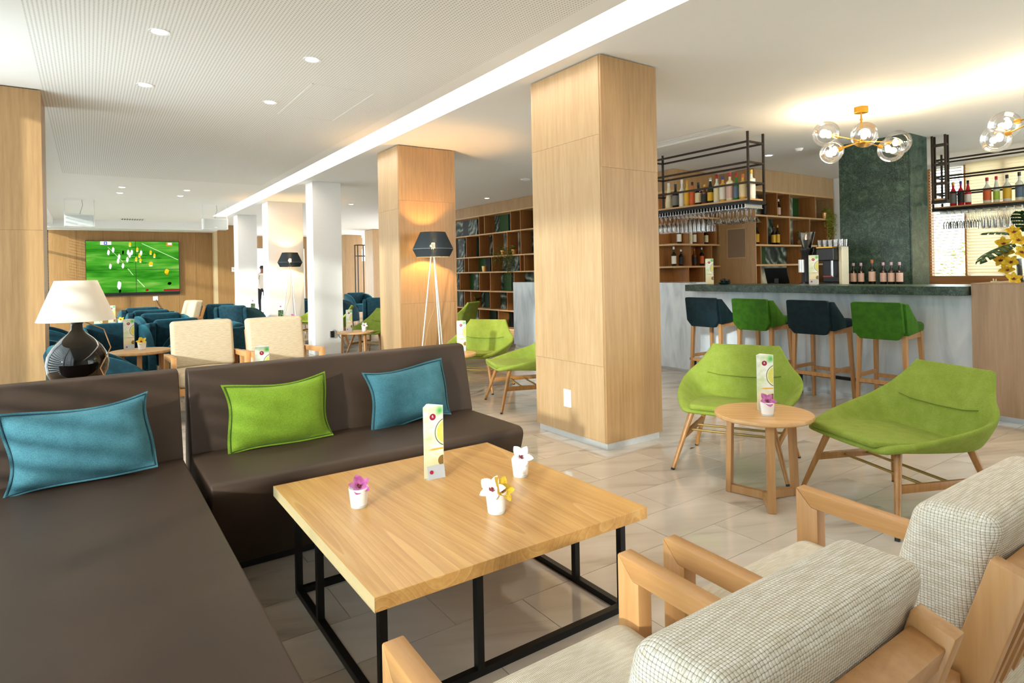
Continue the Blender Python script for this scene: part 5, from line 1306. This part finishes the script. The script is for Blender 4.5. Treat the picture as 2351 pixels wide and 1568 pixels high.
# far standing rack and shrubs outside
t = thing('display_stand', 'thin black open display stand between the far oak pillars', 'stand', (8.55, 22.2, 0))
for x in (-.28, .05): 
    for y in (-.15, .15): MB().box(x-.015, y-.015, 0, x+.015, y+.015, 2.45).build('post', BLACKM, t, smooth=0)
for z in (.4, 2.02, 2.43): MB().box(-.30, -.17, z, .28, .17, z+.03).build('shelf', BLACKM, t, smooth=0)
def shrub(lab, loc, w, h, seed, m):
    t = thing('shrub', lab, 'shrub', loc); rnd = random.Random(seed); b = MB()
    for k in range(700):
        v = Vector((rnd.gauss(0, 1), rnd.gauss(0, 1), rnd.gauss(0, 1))).normalized()*rnd.uniform(.6, 1); q = Vector((v.x*w, v.y*w, h*.55+v.z*h*.5)); a = rnd.uniform(0, 6.28); l = .09
        d = Vector((math.cos(a)*l, math.sin(a)*l, rnd.uniform(-.05, .05))); s_ = Vector((-math.sin(a), math.cos(a), .3))*l*.3
        b.add([q, q+d*.5+s_, q+d, q+d*.5-s_], [(0, 1, 2, 3)])
    stuff(b.build('foliage', m, t, recalc=False, smooth=0)); MB().cyl((0, 0, -.1), (0, 0, h*.5), .03, n=8).build('stem', ASHD, t)
shrub('green shrub outside the window behind the right bottle rack', (13.6, 4.6, 0), .7, 1.7, 3, FERN)
struct(MB().box(11.3, -6, -.3, 40, 20, -.05).build('ground_terrace', plain('pale terrace paving', '#d8d2c6', .8), smooth=0))

# ------------------------------------------------------------------ person far behind the pillars
ps = thing('person', 'standing person in a white shirt and dark trousers between the far white pillars', 'person', (5.13, 23.2, 0), R(190))
SKIN = plain('skin', '#8a5a3e', .6, noise=.02); SHIRT = plain('white shirt', '#e6ddd0', .8, noise=.03); TROU = plain('dark trousers', '#15161a', .8)
J = {'pel': (0, 0, .92), 'wai': (0, 0, 1.08), 'che': (0, -.01, 1.28), 'neb': (0, 0, 1.43), 'nec': (0, 0, 1.50), 'hd1': (0, -.015, 1.56), 'hd2': (0, -.01, 1.63), 'hd3': (0, 0, 1.69)}
ED = [('pel', 'wai'), ('wai', 'che'), ('che', 'neb'), ('neb', 'nec'), ('nec', 'hd1'), ('hd1', 'hd2'), ('hd2', 'hd3')]
RD = {'pel': (.145, .11), 'wai': (.13, .095), 'che': (.155, .105), 'neb': (.075, .06), 'nec': (.05, .05), 'hd1': (.062, .075), 'hd2': (.074, .092), 'hd3': (.05, .06)}
for s, n in ((-1, 'l'), (1, 'r')):
    for k, p, r in (('hip', (s*.09, 0, .88), .09), ('kne', (s*.10, -.02, .50), .06), ('ank', (s*.10, .02, .09), .042), ('toe', (s*.11, -.15, .04), .035), ('sho', (s*.17, 0, 1.40), .06), ('elb', (s*.225, .02, 1.12), .042), ('wri', (s*.22, -.05, .89), .03), ('han', (s*.215, -.06, .80), .035)):
        J[k+n] = p; RD[k+n] = (r, r)
    ED += [('pel', 'hip'+n), ('hip'+n, 'kne'+n), ('kne'+n, 'ank'+n), ('ank'+n, 'toe'+n), ('neb', 'sho'+n), ('sho'+n, 'elb'+n), ('elb'+n, 'wri'+n), ('wri'+n, 'han'+n)]
ks = list(J); me = bpy.data.meshes.new('body'); me.from_pydata([J[k] for k in ks], [(ks.index(a), ks.index(b)) for a, b in ED], [])
o = bpy.data.objects.new('body', me); COL.objects.link(o)
md = o.modifiers.new('skin', 'SKIN'); md.use_smooth_shade = True
for i, k in enumerate(ks): me.skin_vertices[0].data[i].radius = RD[k]; me.skin_vertices[0].data[i].use_root = (k == 'pel')
md = o.modifiers.new('sub', 'SUBSURF'); md.levels = 2; md.render_levels = 2
bpy.context.view_layer.update()
m2 = bpy.data.meshes.new_from_object(o.evaluated_get(bpy.context.evaluated_depsgraph_get())); m2.name = 'body'
bpy.data.objects.remove(o); m2.materials.clear()
for m_ in (SKIN, SHIRT, TROU, BLACKP): m2.materials.append(m_)
for p in m2.polygons:
    z = p.center.z; x = abs(p.center.x); p.use_smooth = True
    p.material_index = 3 if z < .09 else 0 if z > 1.455 or (x > .17 and z < .93) else 1 if z > .90 else 2
o = bpy.data.objects.new('body', m2); COL.objects.link(o); o.parent = ps
b = MB()
for sx in (-1, 1): b.lathe([(0, -.012), (.011, -.006), (.011, .006), (0, .012)], 8, (sx*.03, -.098, 1.635))
b.add([(-.012, -.10, 1.605), (.012, -.10, 1.605), (0, -.125, 1.608), (0, -.10, 1.645)], [(0, 1, 2), (0, 2, 3), (1, 3, 2)])
b.box(-.024, -.094, 1.575, .024, -.088, 1.582)
b.build('face', SKIN, ps)
b = MB()
for sx in (-1, 1):
    for k in range(5):
        if k < 4: b.tube([(sx*.205+sx*.0, -.09+.018*k, .80), (sx*.20, -.095+.018*k, .755), (sx*.19, -.09+.018*k, .725-.004*abs(k-1.5))], [.009, .008, .006], 6)
        else: b.tube([(sx*.20, -.09, .84), (sx*.185, -.115, .80), (sx*.18, -.12, .77)], [.010, .009, .007], 6)
b.build('fingers', SKIN, ps)
MB().lathe([(.085, 1.62), (.088, 1.66), (.07, 1.715), (.035, 1.735), (0, 1.738)], 14).build('hair', plain('short dark hair', '#2a1c14', .7), ps)
